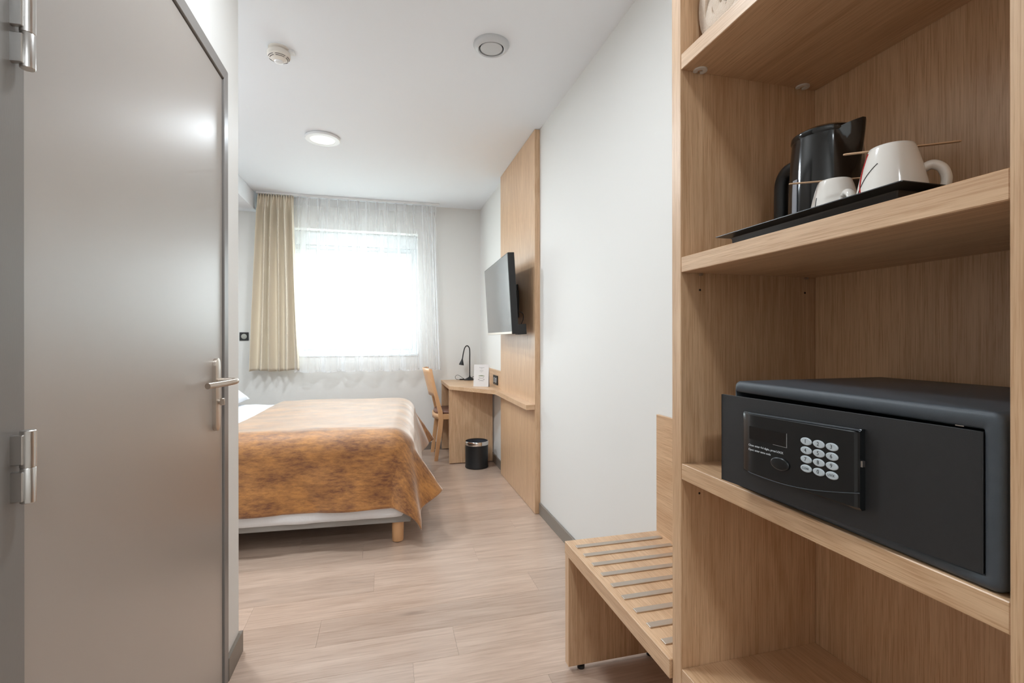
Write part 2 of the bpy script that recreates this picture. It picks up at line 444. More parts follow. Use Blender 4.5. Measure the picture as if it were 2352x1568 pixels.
# window
win = thing('window_1', 'white framed two-part window with roller shutter box behind the sheer curtain', 'window', (-.35, YB + .15, WZ0), kind='structure')
yf = YB + .15
bm = bmesh.new()
ZG0, ZH = 1.02, 2.09
for (a, b_, c_, d_) in ((WX0, WX0 + .055, WZ0, ZH), (WX1 - .055, WX1, WZ0, ZH), (WX0 + .055, WX1 - .055, WZ0, ZG0 + .02), (WX0 + .055, WX1 - .055, ZH - .05, ZH)):
    box(bm, a, b_, yf, yf + .07, c_, d_, 0.004)
obj('window_frame', bm, M['upvc'], win)
obj('shutter_box', B(WX0, WX1, yf - .03, yf + .09, ZH, WZ1, .004), M['upvc'], win)
MX = -0.62
def sash(x0, x1):
    bm = bmesh.new(); s = .055; z0, z1 = ZG0 + .015, ZH - .045
    box(bm, x0, x0 + s, yf - .015, yf + .045, z0, z1, .005); box(bm, x1 - s, x1, yf - .015, yf + .045, z0, z1, .005)
    box(bm, x0 + s, x1 - s, yf - .015, yf + .045, z0, z0 + s + .015, .005); box(bm, x0 + s, x1 - s, yf - .015, yf + .045, z1 - s, z1, .005)
    f = obj('sash', bm, M['upvc'], win)
    obj('pane', B(x0 + s - .005, x1 - s + .005, yf + .012, yf + .018, z0 + s, z1 - s + .005, 0), M['glass'], f)
sash(WX0 + .05, MX); sash(MX, WX1 - .05)
obj('window_sill', B(WX0, WX1, YB - .008, yf, WZ0 - .012, WZ0 + .012, .003), M['upvc'], win)

# the land outside
g = obj('ground_outside', B(-130, 130, 6.0, 260, -1.4, -1.2, 0), M['grnd']); tag(g, 'pale open field beyond the window', 'field', kind='structure')
def tree(x, y, s, lab):
    t = thing('tree', lab, 'tree', (x, y, -1.2), group='trees of the distant treeline')
    bm = bmesh.new(); bmesh.ops.create_icosphere(bm, subdivisions=3, radius=1)
    off = Vector((x, y, 0))
    for v in bm.verts:
        nn = mnoise.noise(v.co * 1.7 + off) * .45 + mnoise.noise(v.co * 4.5 + off) * .22
        v.co *= 1 + nn; v.co.x *= s * 1.25; v.co.y *= s; v.co.z = v.co.z * s * .95 + s * 1.25
    obj('crown', bm, M['leafs'], t, local=True, smooth=50)
    bm = bmesh.new(); tube(bm, [(0, 0, -.1), (0, 0, s * .8)], [s * .09, s * .06], 8); obj('trunk', bm, M['bark'], t, local=True)
for i, (tx, ty, ts_, lab) in enumerate([(-34, 78, 2.0, 'leftmost low tree of the hazy treeline beyond the window'), (-27, 84, 1.7, 'second low tree from the left in the hazy treeline'),
        (-21, 80, 2.2, 'third tree from the left in the hazy treeline'), (-14.5, 82, 2.5, 'tallest bushy tree of the hazy treeline'), (-8, 80, 1.9, 'rounded tree just right of the tallest in the hazy treeline'),
        (-2, 84, 1.5, 'smallest tree of the hazy treeline'), (3, 80, 1.8, 'third tree from the right in the hazy treeline'), (9, 83, 2.0, 'second tree from the right in the hazy treeline'), (15.5, 80, 2.1, 'rightmost tree of the hazy treeline beyond the window')]):
    tree(tx, ty, ts_, lab)

# grey door
dr = thing('door_1', 'taupe grey flush door with lever handle in the corridor wall', 'door', (XL, 1.3, 0), kind='structure')
XD = XL + .002
bm = bmesh.new()
fx0, fx1 = XL - .06, XL + .010
prism(bm, [(DY1 + .004, 0), (DY1 + .044, 0), (DY1 + .044, DZ + .044), (DY1 + .004, DZ + .004)], 0, fx0, fx1, .0015, 1)
prism(bm, [(DY0 - .004, DZ + .004), (DY0 - .044, DZ + .044), (DY1 + .044, DZ + .044), (DY1 + .004, DZ + .004)], 0, fx0, fx1, .0015, 1)
prism(bm, [(DY0 - .004, 0), (DY0 - .12, 0), (DY0 - .12, DZ + .044), (DY0 - .044, DZ + .044), (DY0 - .004, DZ + .004)], 0, fx0, fx1, .0015, 1)
obj('door_frame', bm, M['dframe'], dr)
obj('door_gasket', B(XL - .07, XL - .012, DY0 - .01, DY1 + .01, 0.0, DZ + .01, 0), M['gap'], dr)
obj('door_leaf', B(XL - .03, XL + .004, DY0, DY1, 0.006, DZ, .001), M['door'], dr)
for z0 in (0.915, 1.536, 0.25):
    hb = bmesh.new()
    yc, xc, r = 0.8465, XL + .024, .0088
    lathe(hb, [(0, z0), (r * .9, z0), (r, z0 + .001), (r, z0 + .0495), (r * .93, z0 + .0505)], (xc, yc, 0), 28)
    lathe(hb, [(r * .93, z0 + .0505), (r * 1.03, z0 + .0512), (r * 1.03, z0 + .103), (r * .9, z0 + .104), (0, z0 + .104)], (xc, yc, 0), 28)
    hg = obj('hinge', hb, M['steel'], dr, smooth=40)
    box2 = bmesh.new(); box(box2, XL + .004, xc, yc - .012, yc - .004, z0 + .004, z0 + .046, .001); box(box2, XL + .004, xc, yc - .012, yc - .004, z0 + .056, z0 + .098, .001)
    obj('hinge_plate', box2, M['steel'], hg, local=False)
# handle: long rounded backplate, lever, thumb turn
def slot(y0, y1, z0, z1, n=12):
    r = (y1 - y0) / 2; c = (y0 + y1) / 2; pts = []
    for i in range(n + 1): a = PI * i / n; pts.append((c + r * math.cos(a), z1 - r + r * math.sin(a)))
    for i in range(n + 1): a = PI + PI * i / n; pts.append((c + r * math.cos(a), z0 + r + r * math.sin(a)))
    return pts
hd = obj('handle_plate', prism(bmesh.new(), slot(1.672, 1.718, 0.862, 1.088), 0, XL + .003, XL + .0145, .0015, 2), M['satin'], dr, smooth=40)
lv = smooth_path([(XL + .012, 1.700, 1.0175), (XL + .035, 1.700, 1.0175), (XL + .057, 1.699, 1.017), (XL + .066, 1.688, 1.0165), (XL + .067, 1.672, 1.016), (XL + .063, 1.650, 1.0155), (XL + .052, 1.615, 1.0145), (XL + .036, 1.580, 1.0135), (XL + .028, 1.558, 1.013)], 6)
obj('lever', tube(bmesh.new(), lv, .0088, 16), M['satin'], hd, smooth=50)
bm = bmesh.new(); lathe(bm, [(0, XL + .014), (.0085, XL + .014), (.0085, XL + .02), (0, XL + .02)], (0, 1.697, .952), 20, axis=0)
box(bm, XL + .018, XL + .032, 1.694, 1.700, .941, .963, .002)
obj('thumb_turn', bm, M['satin'], hd, smooth=40)

# ------------------------------------------------------------------ oak shelving unit
XS, XBK = 0.6135, 0.97
YP, YN0 = 0.9125, 0.3474
T = .033
su = thing('shelving_unit', 'tall open oak laminate shelving unit in the foreground', 'shelving unit', (0.79, .63, 0))
obj('side_panel', B(XS, XR - .001, YP, YP + .033, 0.003, 2.42), M['oak_z'], su, origin=(.8, YP, 0))
obj('side_panel', B(XS, XR - .001, YN0 - .033, YN0, 0.003, 2.42), M['oak_z'], su, origin=(.8, YN0, 0))
obj('back_panel', B(XBK, XR - .001, YN0, YP, 0.003, 2.42), M['oak_z'], su, origin=(.97, .5, 0))
ztops = {'top': 1.7585, 'mid': 1.3232, 'low': .8806, 'base': .4393}
for nm, zt in ztops.items():
    sh = obj('shelf', B(XS + .001, XBK, YN0, YP, zt - T - (.001 if nm == 'low' else 0), zt), M['oak_y'], su, origin=(.8, .6, zt))
    if nm == 'top':
        for xx in (0.655, 0.925):
            bm = bmesh.new(); z = zt - T
            ns = 22; oc = [(xx + .0145 * math.cos(PI * (-1.5 + .14 + 1.72 * i / ns)), YP - .010 + .0145 * math.sin(PI * (-1.5 + .14 + 1.72 * i / ns))) for i in range(ns + 1)]
            ic = [(xx + .0055 * math.cos(PI * (-1.5 + .14 + 1.72 * i / ns)), YP - .010 + .0055 * math.sin(PI * (-1.5 + .14 + 1.72 * i / ns))) for i in range(ns + 1)]
            oc = [(a, min(b, YP - .0002)) for a, b in oc]; ic = [(a, min(b, YP - .0002)) for a, b in ic]
            lo = [[bm.verts.new((p[0], p[1], zq)) for p in c_] for c_ in (oc, ic) for zq in (z - .003, z + .0005)]
            for i in range(ns):
                bm.faces.new((lo[0][i], lo[0][i + 1], lo[2][i + 1], lo[2][i])); bm.faces.new((lo[0][i], lo[0][i + 1], lo[1][i + 1], lo[1][i])); bm.faces.new((lo[2][i], lo[2][i + 1], lo[3][i + 1], lo[3][i]))
            obj('cam_fitting', bm, M['cream'], sh, smooth=40)
    elif nm == 'mid':
        for xx in (0.661, 0.941):
            bm = bmesh.new(); tube(bm, [(xx, YP + .002, zt - T - .003), (xx, YP - .008, zt - T - .003)], .0028, 10)
            obj('support_pin', bm, M['steel'], sh)
obj('top_board', B(XS, XR - .001, YN0, YP, 2.387, 2.42), M['oak_y'], su, origin=(.8, .6, 2.4))
bm = bmesh.new()
for (xx, zz) in ((.661, 1.254), (.941, 1.254), (.659, .813), (.941, .813), (.661, .35), (.941, .35)):
    lathe(bm, [(0, YP - .0004), (.0025, YP - .0004), (.0025, YP + .002)], (xx, 0, zz), 10, axis=1)
o = obj('pin_holes', bm, M['gap'], su); o['kind'] = 'stuff'

# rolled beige towel on the top shelf
def towel():
    t = thing('rolled_towel', 'beige rolled towel lying on the top shelf of the oak unit', 'towel', (.78, .82, 1.7585))
    bm = bmesh.new(); n = 120; turns = 3.0; L0, L1 = .655, .93
    nx = 12
    def fn(u, v):
        th = turns * 2 * PI * (1 - u)
        r = .016 + .0215 * (th / (2 * PI))
        a = th - PI / 2 - .6
        wob = mnoise.noise(Vector((u * 14, v * 5, 0))) * .005
        e = min(v, 1 - v); rnd = .0 if e > .12 else -(.12 - e) * .07
        x = L0 + (L1 - L0) * v + mnoise.noise(Vector((u * 9, 3.1, 0))) * .012
        rr = r + wob
        return Vector((x, .835 + rr * .9 * math.cos(a), 1.7585 + .0815 + rr * 1.02 * math.sin(a)))
    grid_surf(bm, n, nx, fn)
    zmin = min(v.co.z for v in bm.verts)
    bmesh.ops.translate(bm, verts=bm.verts, vec=(0, 0, 1.7585 + .0085 - zmin))
    o = obj('towel_roll', bm, M['towel'], t, smooth=80)
    solid(o, .0212, 0)
    bv = o.modifiers.new('b', 'BEVEL'); bv.width = .007; bv.segments = 3; bv.limit_method = 'ANGLE'; bv.angle_limit = math.radians(50)
towel()

# hotel safe
sf = thing('safe', 'charcoal metal hotel safe with door ajar on the oak shelf', 'safe', (.78, .56, .8806))
SY0, SY1, SZ0, SZ1, SX0, SX1 = .354, .754, .8813, 1.072, .618, .95
def rrect(y0, y1, z0, z1, r, n=5):
    pts = []
    for (cy, cz, a0) in ((y1 - r, z1 - r, 0), (y0 + r, z1 - r, PI / 2), (y0 + r, z0 + r, PI), (y1 - r, z0 + r, 1.5 * PI)):
        for i in range(n + 1): a = a0 + PI / 2 * i / n; pts.append((cy + r * math.cos(a), cz + r * math.sin(a)))
    return pts
def safe_body():
    bm = bmesh.new()
    specs = [(SX1, 0, .011, None), (SX0 + .006, 0, .011, None), (SX0 + .0018, .0018, .010, None), (SX0, .006, .008, None)]
    oy0, oy1, oz0, oz1 = .372, .748, .897, 1.052
    rings = []
    for x, ins, r, _ in specs:
        rings.append([bm.verts.new((x, p[0], p[1])) for p in rrect(SY0 + ins, SY1 - ins, SZ0 + ins, SZ1 - ins, r)])
    rings.append([bm.verts.new((SX0, p[0], p[1])) for p in rrect(oy0 - .002, oy1 + .002, oz0 - .002, oz1 + .002, .003)])
    rings.append([bm.verts.new((SX0 + .002, p[0], p[1])) for p in rrect(oy0, oy1, oz0, oz1, .002)])
    rings.append([bm.verts.new((SX0 + .02, p[0], p[1])) for p in rrect(oy0, oy1, oz0, oz1, .002)])
    rings.append([bm.verts.new((SX0 + .02, p[0], p[1])) for p in rrect(oy0 - .012, oy1 + .003, oz0 - .008, oz1 + .012, .004)])
    rings.append([bm.verts.new((SX1 - .005, p[0], p[1])) for p in rrect(oy0 - .012, oy1 + .003, oz0 - .008, oz1 + .012, .004)])
    n = len(rings[0])
    for a, b in zip(rings[:-1], rings[1:]):
        for i in range(n): bm.faces.new((a[i], a[(i + 1) % n], b[(i + 1) % n], b[i]))
    bm.faces.new(rings[0]); bm.faces.new(rings[-1])
    obj('safe_body', bm, M['safeb'], sf, smooth=50)
safe_body()
HX, HY = .617, .3755
AX = Vector((-0.0915, .9958, 0)).normalized(); NX = Vector((-.9958, -.0915, 0)).normalized()
def D(a, z, n): return Vector((HX, HY, 0)) + AX * a + NX * n + Vector((0, 0, z))
DM = Matrix(((-AX.x, 0, NX.x, 0), (-AX.y, 0, NX.y, 0), (0, 1, 0, 0), (0, 0, 0, 1)))   # text frame: reads from free edge to hinge
def Dm(a, z, n): m_ = DM.copy(); p = D(a, z, n); m_[0][3], m_[1][3], m_[2][3] = p; return m_
def dbox(bm, a0, a1, z0, z1, n0, n1, bev=0.0, seg=2, mi=0):
    r = bmesh.ops.create_cube(bm, size=1); vs = r['verts']
    for v in vs: v.co = D(a0 + (v.co.x + .5) * (a1 - a0), z0 + (v.co.z + .5) * (z1 - z0), n0 + (v.co.y + .5) * (n1 - n0))
    for f in {f for v in vs for f in v.link_faces}: f.material_index = mi
    if bev: bmesh.ops.bevel(bm, geom=list({e for v in vs for e in v.link_edges}), offset=bev, segments=seg, affect='EDGES', profile=.6)
    return bm
bm = bmesh.new(); dbox(bm, -.003, .3695, .8975, 1.0485, -.004, 0, .0006, 1)
sd = obj('safe_door', bm, M['safed'], sf)
# keypad housing with curved bulging face
def housing():
    bm = bmesh.new(); a0, a1 = .119, .3185; nu = 26
    prof = []
    def zlo(u): return .9405 - .009 * math.sin(PI * u) * 1.1 if True else 0
    zs = [.9245, .9262, .9285, .94, .96, .98, 1.0, 1.015, 1.0265, 1.029, 1.0305]
    def nn(u, a, zi, z):
        e = min(u, 1 - u) * (a1 - a0)
        bulge = .0125 if e > .014 else .0125 * math.sqrt(max(0, 1 - ((.014 - e) / .014) ** 2))
        if u > .5: bulge = min(bulge, .0125 * math.sqrt(max(0, 1 - max(0, (.03 - e) / .03) ** 2)))
        else: bulge = .0125 if e > .003 else .010
        k = 1.0
        if z > 1.0265: k = 1 - (z - 1.0265) / .004 * .35
        if z < .9285: k = 1 - (.9285 - z) / .004 * .35
        return max(.0005, bulge * k)
    us = [0, .006, .015] + [.03 + .94 * i / 20 for i in range(21)] + [.975, .985, .992, .997, 1]
    V = []
    for u in us:
        a = a0 + (a1 - a0) * u
        zc = -.0035 * (1 - u) + 0
        V.append([bm.verts.new(D(a, .9775 + (z - .9775) * (1.0 - .06 * u), nn(u, a, 0, z))) for z in zs])
    for i in range(len(us) - 1):
        for j in range(len(zs) - 1): bm.faces.new((V[i][j], V[i + 1][j], V[i + 1][j + 1], V[i][j + 1]))
    lo = [bm.verts.new(D(a0 + (a1 - a0) * u, .9775 + (zs[0] - .9775) * (1 - .06 * u), 0)) for u in us]
    hi = [bm.verts.new(D(a0 + (a1 - a0) * u, .9775 + (zs[-1] - .9775) * (1 - .06 * u), 0)) for u in us]
    for i in range(len(us) - 1):
        bm.faces.new((lo[i], lo[i + 1], V[i + 1][0], V[i][0])); bm.faces.new((V[i][-1], V[i + 1][-1], hi[i + 1], hi[i]))
    bm.faces.new([lo[0]] + V[0] + [hi[0]]); bm.faces.new([lo[-1]] + V[-1] + [hi[-1]])
    obj('keypad_housing', bm, M['panelb'], sd, smooth=35)
housing()
NF = .0126
# thin raised rules across the housing
bm = bmesh.new()
tube(bm, [D(.118 + .176 * i / 20, .9485 - .0158 * (i / 20) ** 1.0 + .0 - .0105 * math.sin(PI * i / 20 * .9), NF - .0002) for i in range(21)] + [D(.300, .930, NF - .0022), D(.307, .9315, NF - .006)], .0006, 6)
obj('trim_line', bm, M['safeb'], sd, smooth=50)
bm = bmesh.new()
tube(bm, [D(.118, 1.0295, NF - .002), D(.2, 1.0278, NF - .002), D(.29, 1.0262, NF - .002), D(.300, 1.026, NF - .004), D(.307, 1.0255, NF - .008)], .0011, 6)
obj('trim_line', bm, M['safeb'], sd, smooth=50)
bm = bmesh.new(); dbox(bm, .226, .2955, .985, 1.0055, NF - .001, NF + .0002, 0); obj('display', bm, M['gloss'], sd)
bm = bmesh.new(); dbox(bm, .2252, .226, .9847, 1.0058, NF - .001, NF + .0004, 0); dbox(bm, .2252, .250, .9843, .9848, NF - .001, NF + .0004, 0); obj('display_edge', bm, M['inkg'], sd)
bm = bmesh.new()
text_bm(bm, 'Close: enter 4-6 digits, press LOCK', .0046, Dm(.2973, .9748, NF + .0001), align='LEFT', sx=.98)
text_bm(bm, 'Open: enter same code', .0046, Dm(.2973, .9676, NF + .0001), align='LEFT', sx=.98)
obj('instruction_print', bm, M['wink'], sd)
def oval(a, z, ra, rz, n0, th, seg=24):
    bm = bmesh.new(); rings = []
    for (s_, n_) in ((1, n0 - .0008), (1, n0 + th * .55), (.93, n0 + th * .85), (.8, n0 + th)):
        rings.append([bm.verts.new(D(a + ra * s_ * math.cos(2 * PI * i / seg), z + rz * s_ * math.sin(2 * PI * i / seg), n_)) for i in range(seg)])
    for q, r in zip(rings[:-1], rings[1:]):
        for i in range(seg): bm.faces.new((q[i], q[(i + 1) % seg], r[(i + 1) % seg], r[i]))
    bm.faces.new(rings[-1]); bm.faces.new(rings[0]); return bm
o = obj('open_button', oval(.237, .9575, .0165, .0098, NF, .003), M['panelb'], sd, smooth=50)
keys = [['1', '2', '3'], ['4', '5', '6'], ['7', '8', '9'], ['CLEAR', '0', 'LOCK']]
ca = [.1932, .1738, .1545]; rz = [1.0008, .9878, .9748, .9617]
for r_, row_ in enumerate(keys):
    for c_, ch in enumerate(row_):
        bm = oval(ca[c_], rz[r_], .0088, .0054, NF, .0014)
        text_bm(bm, ch, .0078 if len(ch) == 1 else .0046, Dm(ca[c_] + .0006, rz[r_], NF + .0014), mi=1, sx=.95 if len(ch) == 1 else .82)
        obj('key', bm, [M['key'], M['ink']], sd)
bm = bmesh.new(); dbox(bm, .1165, .1195, .982, .990, .004, .009, 0); obj('usb_slot', bm, M['steel'], sd)
# bolt of light metal by the hinge
bm = bmesh.new(); box(bm, .6185, .622, .3905, .399, 1.0515, 1.0525, 0); obj('hinge_pin', bm, M['chrome'], sf)

# tea tray
TZ = 1.3232
tr = thing('serving_tray', 'black rectangular serving tray on the middle oak shelf', 'tray', (.76, .65, TZ))
def tray():
    bm = bmesh.new()
    x0, x1, y0, y1 = .634, .885, .468, .828
    def ring(ins, z, r): return [bm.verts.new((p[0], p[1], z)) for p in rrect(x0 + ins, x1 - ins, y0 + ins, y1 - ins, r, 3)]
    R = [ring(0, TZ + .0255, .003), ring(.0195, TZ + .0215, .003), ring(.021, TZ + .0185, .003), ring(.0225, TZ + .0015, .003), ring(.024, TZ, .003)]
    R2 = [ring(.0243, TZ + .0025, .003), ring(.0215, TZ + .0235, .003), ring(.0002, TZ + .0268, .003)]
    n = len(R[0])
    seq = R + R2
    bm.faces.new(R[-1]); bm.faces.new(R2[0])
    for a, b in zip(R[:-1], R[1:]):
        for i in range(n): bm.faces.new((a[i], a[(i + 1) % n], b[(i + 1) % n], b[i]))
    for a, b in zip(R2[:-1], R2[1:]):
        for i in range(n): bm.faces.new((a[i], a[(i + 1) % n], b[(i + 1) % n], b[i]))
    for i in range(n): bm.faces.new((R2[-1][i], R2[-1][(i + 1) % n], R[0][(i + 1) % n], R[0][i]))
    obj('tray_body', bm, M['tray'], tr, smooth=30)
tray()
TF = TZ + .0027
# kettle
def kettle():
    cx_, cy_ = .808, .735
    t = thing('kettle', 'glossy black electric kettle at the back of the black tray', 'kettle', (cx_, cy_, TF))
    bm = bmesh.new(); lathe(bm, [(0, 0), (.066, 0), (.068, .004), (.066, .014), (.05, .017), (0, .017)], (cx_, cy_, TF), 40)
    obj('power_base', bm, M['matb'], t, smooth=40)
    sa = math.radians(-87)
    prof = [(.060, .019), (.0635, .022), (.0638, .05), (.0628, .10), (.060, .15), (.0575, .185), (.0565, .195)]
    bm = bmesh.new(); seg = 64; rings = []
    zz = [.019, .022, .04, .06, .08, .10, .115, .13, .145, .16, .175, .185, .195, .2]
    def rad(z):
        for (r0_, z0_), (r1_, z1_) in zip(prof[:-1], prof[1:]):
            if z <= z1_: return r0_ + (r1_ - r0_) * (z - z0_) / (z1_ - z0_)
        return prof[-1][0]
    for z in zz:
        ring = []
        for i in range(seg):
            a = 2 * PI * i / seg; d = abs((a - sa + PI) % (2 * PI) - PI); r = rad(z)
            if z > .115:
                s_ = (z - .115) / .085; wdt = .05 + .50 * s_
                if d < wdt: r += .018 * s_ * (1 - d / wdt)
            zt = z + (.012 * max(0, 1 - d / .55) if z >= .2 else 0)
            ring.append(bm.verts.new((cx_ + r * math.cos(a), cy_ + r * math.sin(a), TF + zt)))
        rings.append(ring)
    for a, b in zip(rings[:-1], rings[1:]):
        for i in range(seg): bm.faces.new((a[i], a[(i + 1) % seg], b[(i + 1) % seg], b[i]))
    bm.faces.new(rings[0])
    obj('kettle_body', bm, M['gloss'], t, smooth=28)
    bm = bmesh.new(); lathe(bm, [(.0565, .196), (.0585, .199), (.0575, .206), (.045, .213), (.02, .217), (0, .2175)], (cx_, cy_, TF), 48)
    obj('lid', bm, M['gloss'], t, smooth=45)
    # handle: a flat loop opposite the spout
    hx, hy = math.cos(sa + PI), math.sin(sa + PI)
    def hp(r, z): return (cx_ + hx * r, cy_ + hy * r, TF + z)
    bm = bmesh.new()
    tube(bm, smooth_path([hp(.055, .168), hp(.084, .166), hp(.099, .150), hp(.102, .12), hp(.102, .06), hp(.099, .024)], 6), .0145, 12, flat=.9)
    obj('handle', bm, M['matb'], t, smooth=60)
    # water gauge on the side facing the room
    ga = math.radians(-189)
    bm = bmesh.new()
    for (z0, z1, wd) in ((.03, .12, .085),):
        V = []
        for j in range(8):
            z = z0 + (z1 - z0) * j / 7; V.append([bm.verts.new((cx_ + (rad(z) + .0012) * math.cos(ga + q), cy_ + (rad(z) + .0012) * math.sin(ga + q), TF + z)) for q in (-wd, -wd / 2, 0, wd / 2, wd)])
        for j in range(7):
            for i in range(4): bm.faces.new((V[j][i], V[j][i + 1], V[j + 1][i + 1], V[j + 1][i]))
    o = obj('water_gauge', bm, M['gauge'], t); solid(o, .002, 0)
kettle()
# upturned cups
def cup(cx_, cy_, s, hang, label, deco):
    t = thing('cup', label, 'cup', (cx_, cy_, TF), group='upturned white cups on the tray')
    prof = [(.044, 0), (.0455, .002), (.0455, .008), (.043, .022), (.039, .042), (.0345, .062), (.030, .078), (.0275, .085), (.0262, .0885), (.024, .0895), (.0225, .088), (.0215, .085), (0, .0845)]
    bm = bmesh.new(); lathe(bm, [(r * s, h_ * s * 1.08) for r, h_ in prof], (cx_, cy_, TF), 48)
    lathe(bm, [(.044 * s, 0), (.042 * s, .002), (.0405 * s, .02), (.036 * s, .045), (.028 * s, .075), (0, .079 * s)], (cx_, cy_, TF), 48)
    obj('cup_body', bm, M['china'], t, smooth=60)
    hx, hy = math.cos(hang), math.sin(hang)
    def hp(r, z): return (cx_ + hx * r * s, cy_ + hy * r * s, TF + z * s * 1.08)
    bm = bmesh.new()
    tube(bm, smooth_path([hp(.034, .056), hp(.043, .059), hp(.053, .053), hp(.0575, .040), hp(.055, .027), hp(.048, .018), hp(.040, .017)], 6), .0062 * s, 12, flat=1.25)
    obj('handle', bm, M['china'], t, smooth=70)
    def rad(z):
        for (r0_, z0_), (r1_, z1_) in zip(prof[:-1], prof[1:]):
            if z <= z1_ and z1_ > z0_: return r0_ + (r1_ - r0_) * (z - z0_) / (z1_ - z0_)
        return .03
    for (pts, wd, mm) in deco:
        P = []
        for (da, z) in pts:
            a = hang + da; r = rad(z) * s + .0004
            P.append((cx_ + r * math.cos(a), cy_ + r * math.sin(a), TF + z * s * 1.08))
        obj('painted_line', tube(bmesh.new(), smooth_path(P, 5), wd, 6), M[mm], t)
    return t
ang2 = math.atan2(-.78, .62)
# large cup: handle towards the right; small cup: handle towards the viewer's right
cup(.712, .540, 1.04, ang2, 'larger upturned white cup with a red painted line, at the front of the black tray', [
    ([(-2.75, .083), (-2.78, .06), (-2.70, .042), (-2.5, .022), (-2.32, .004)], .0009, 'red'),
    ([(-2.95, .004), (-2.75, .03), (-2.5, .048), (-2.25, .058), (-2.05, .064)], .0005, 'ink'),
    ([(-2.95, .006), (-2.88, .02), (-2.8, .028)], .0012, 'ink')])
cup(.738, .655, .93, math.atan2(-.695, -.29), 'upturned white cup between the black kettle and the red-lined cup', [
    ([(-1.35, .06), (-1.3, .04), (-1.1, .02), (-.95, .006)], .0005, 'ink'), ([(-1.45, .04), (-1.3, .02), (-1.2, .006)], .0005, 'ink')])
def stirrer(p0, p1, z, label):
    t0, t1 = Vector((*p0, z)), Vector((*p1, z)); d = (t1 - t0); L_ = d.length; d.normalize(); s_ = Vector((-d.y, d.x, 0))
    bm = bmesh.new(); w_, h_ = .0028, .0008; pts = []
    for k in (0, .02, .98, 1): pts.append((k, w_ * (.5 if k in (0, 1) else 1)))
    out = [t0 + d * (L_ * k) + s_ * w for k, w in pts] + [t0 + d * (L_ * k) - s_ * w for k, w in reversed(pts)]
    A = [bm.verts.new(p) for p in out]; C = [bm.verts.new(p + Vector((0, 0, h_ * 2))) for p in out]
    bm.faces.new(A); bm.faces.new(C)
    for i in range(len(A)): bm.faces.new((A[i], A[(i + 1) % len(A)], C[(i + 1) % len(A)], C[i]))
    tag(obj('stirrer', bm, M['stick']), label, 'stirrer', 'wooden stirrers on the cups')
stirrer((.672, .582), (.787, .500), TF + .0895 * 1.04 * 1.08 + .0002, 'thin wooden stirrer lying across the front upturned cup')
stirrer((.678, .690), (.788, .622), TF + .0895 * .93 * 1.08 + .0002, 'thin wooden stirrer lying across the upturned cup next to the kettle')

# ------------------------------------------------------------------ luggage bench
lb = thing('luggage_bench', 'low oak luggage bench with metal strips between shelving unit and corridor wall', 'bench', (.79, 1.3, 0))
BX = .607
obj('bench_top', B(BX, .968, .9465, 1.592, .396, .4393), M['oak_y'], lb, origin=(.8, 1.2, .44))
obj('side_panel', B(BX + .001, .966, 1.560, 1.591, .018, .396), M['oak_z'], lb, origin=(.8, 1.57, 0))
obj('backboard', B(.968, XR - .0005, .9465, 1.594, .018, .868), M['oak_y'], lb, origin=(.97, 1.2, .6))
for xx in (.66, .93):
    bm = bmesh.new(); lathe(bm, [(0, 0), (.013, 0), (.013, .01), (.007, .012), (.007, .02), (0, .02)], (xx, 1.575, 0), 16)
    obj('glide_foot', bm, M['matb'], lb, smooth=40)
bm0 = B(-.1615, .1615, -.0105, .0105, 0, .0032, .0008)
sme = bpy.data.meshes.new('metal_strip'); bm0.to_mesh(sme); bm0.free(); sme.materials.append(M['satin'])
for i in range(9):
    p = bpy.data.objects.new('metal_strip', sme); COL.objects.link(p); p.parent = lb
    p.location = Vector((.788, 1.533 - i * .0663, .4393)) - Vector(lb.location)

# ------------------------------------------------------------------ oak wall panel behind the television
o = obj('wall_panel', B(.944, XR - .0005, 3.015, 3.985, .002, H - .002, .0012), M['oak_z'], origin=(.96, 3.5, 0))
tag(o, 'full-height oak laminate wall panel behind the television', 'wall panel')

# desk
dk = thing('desk', 'oak laminate corner desk under the window with ledge running along the wall panel', 'desk', (.77, 4.7, 0))
bm = bmesh.new()
prism(bm, [(.559, YB - .002), (.559, 4.400), (.884, 3.928), (.884, 3.018), (.9435, 3.018), (.9435, 3.9865), (XR - .0005, 3.9865), (XR - .0005, YB - .002)], 2, .682, .715, .001, 1)
obj('desktop', bm, M['oak_x'], dk, origin=(.8, 4.6, .7))
obj('side_panel', B(.562, XR - .014, 4.408, 4.440, .008, .682), M['oak_z'], dk, origin=(.7, 4.42, 0))
obj('side_panel', B(.562, XR - .014, 5.015, 5.047, .008, .682), M['oak_z'], dk, origin=(.7, 5.03, 0))
obj('backsplash', B(.960, XR - .0005, 3.988, YB - .002, .7152, .863), M['oak_y'], dk, origin=(.97, 4.5, .8))

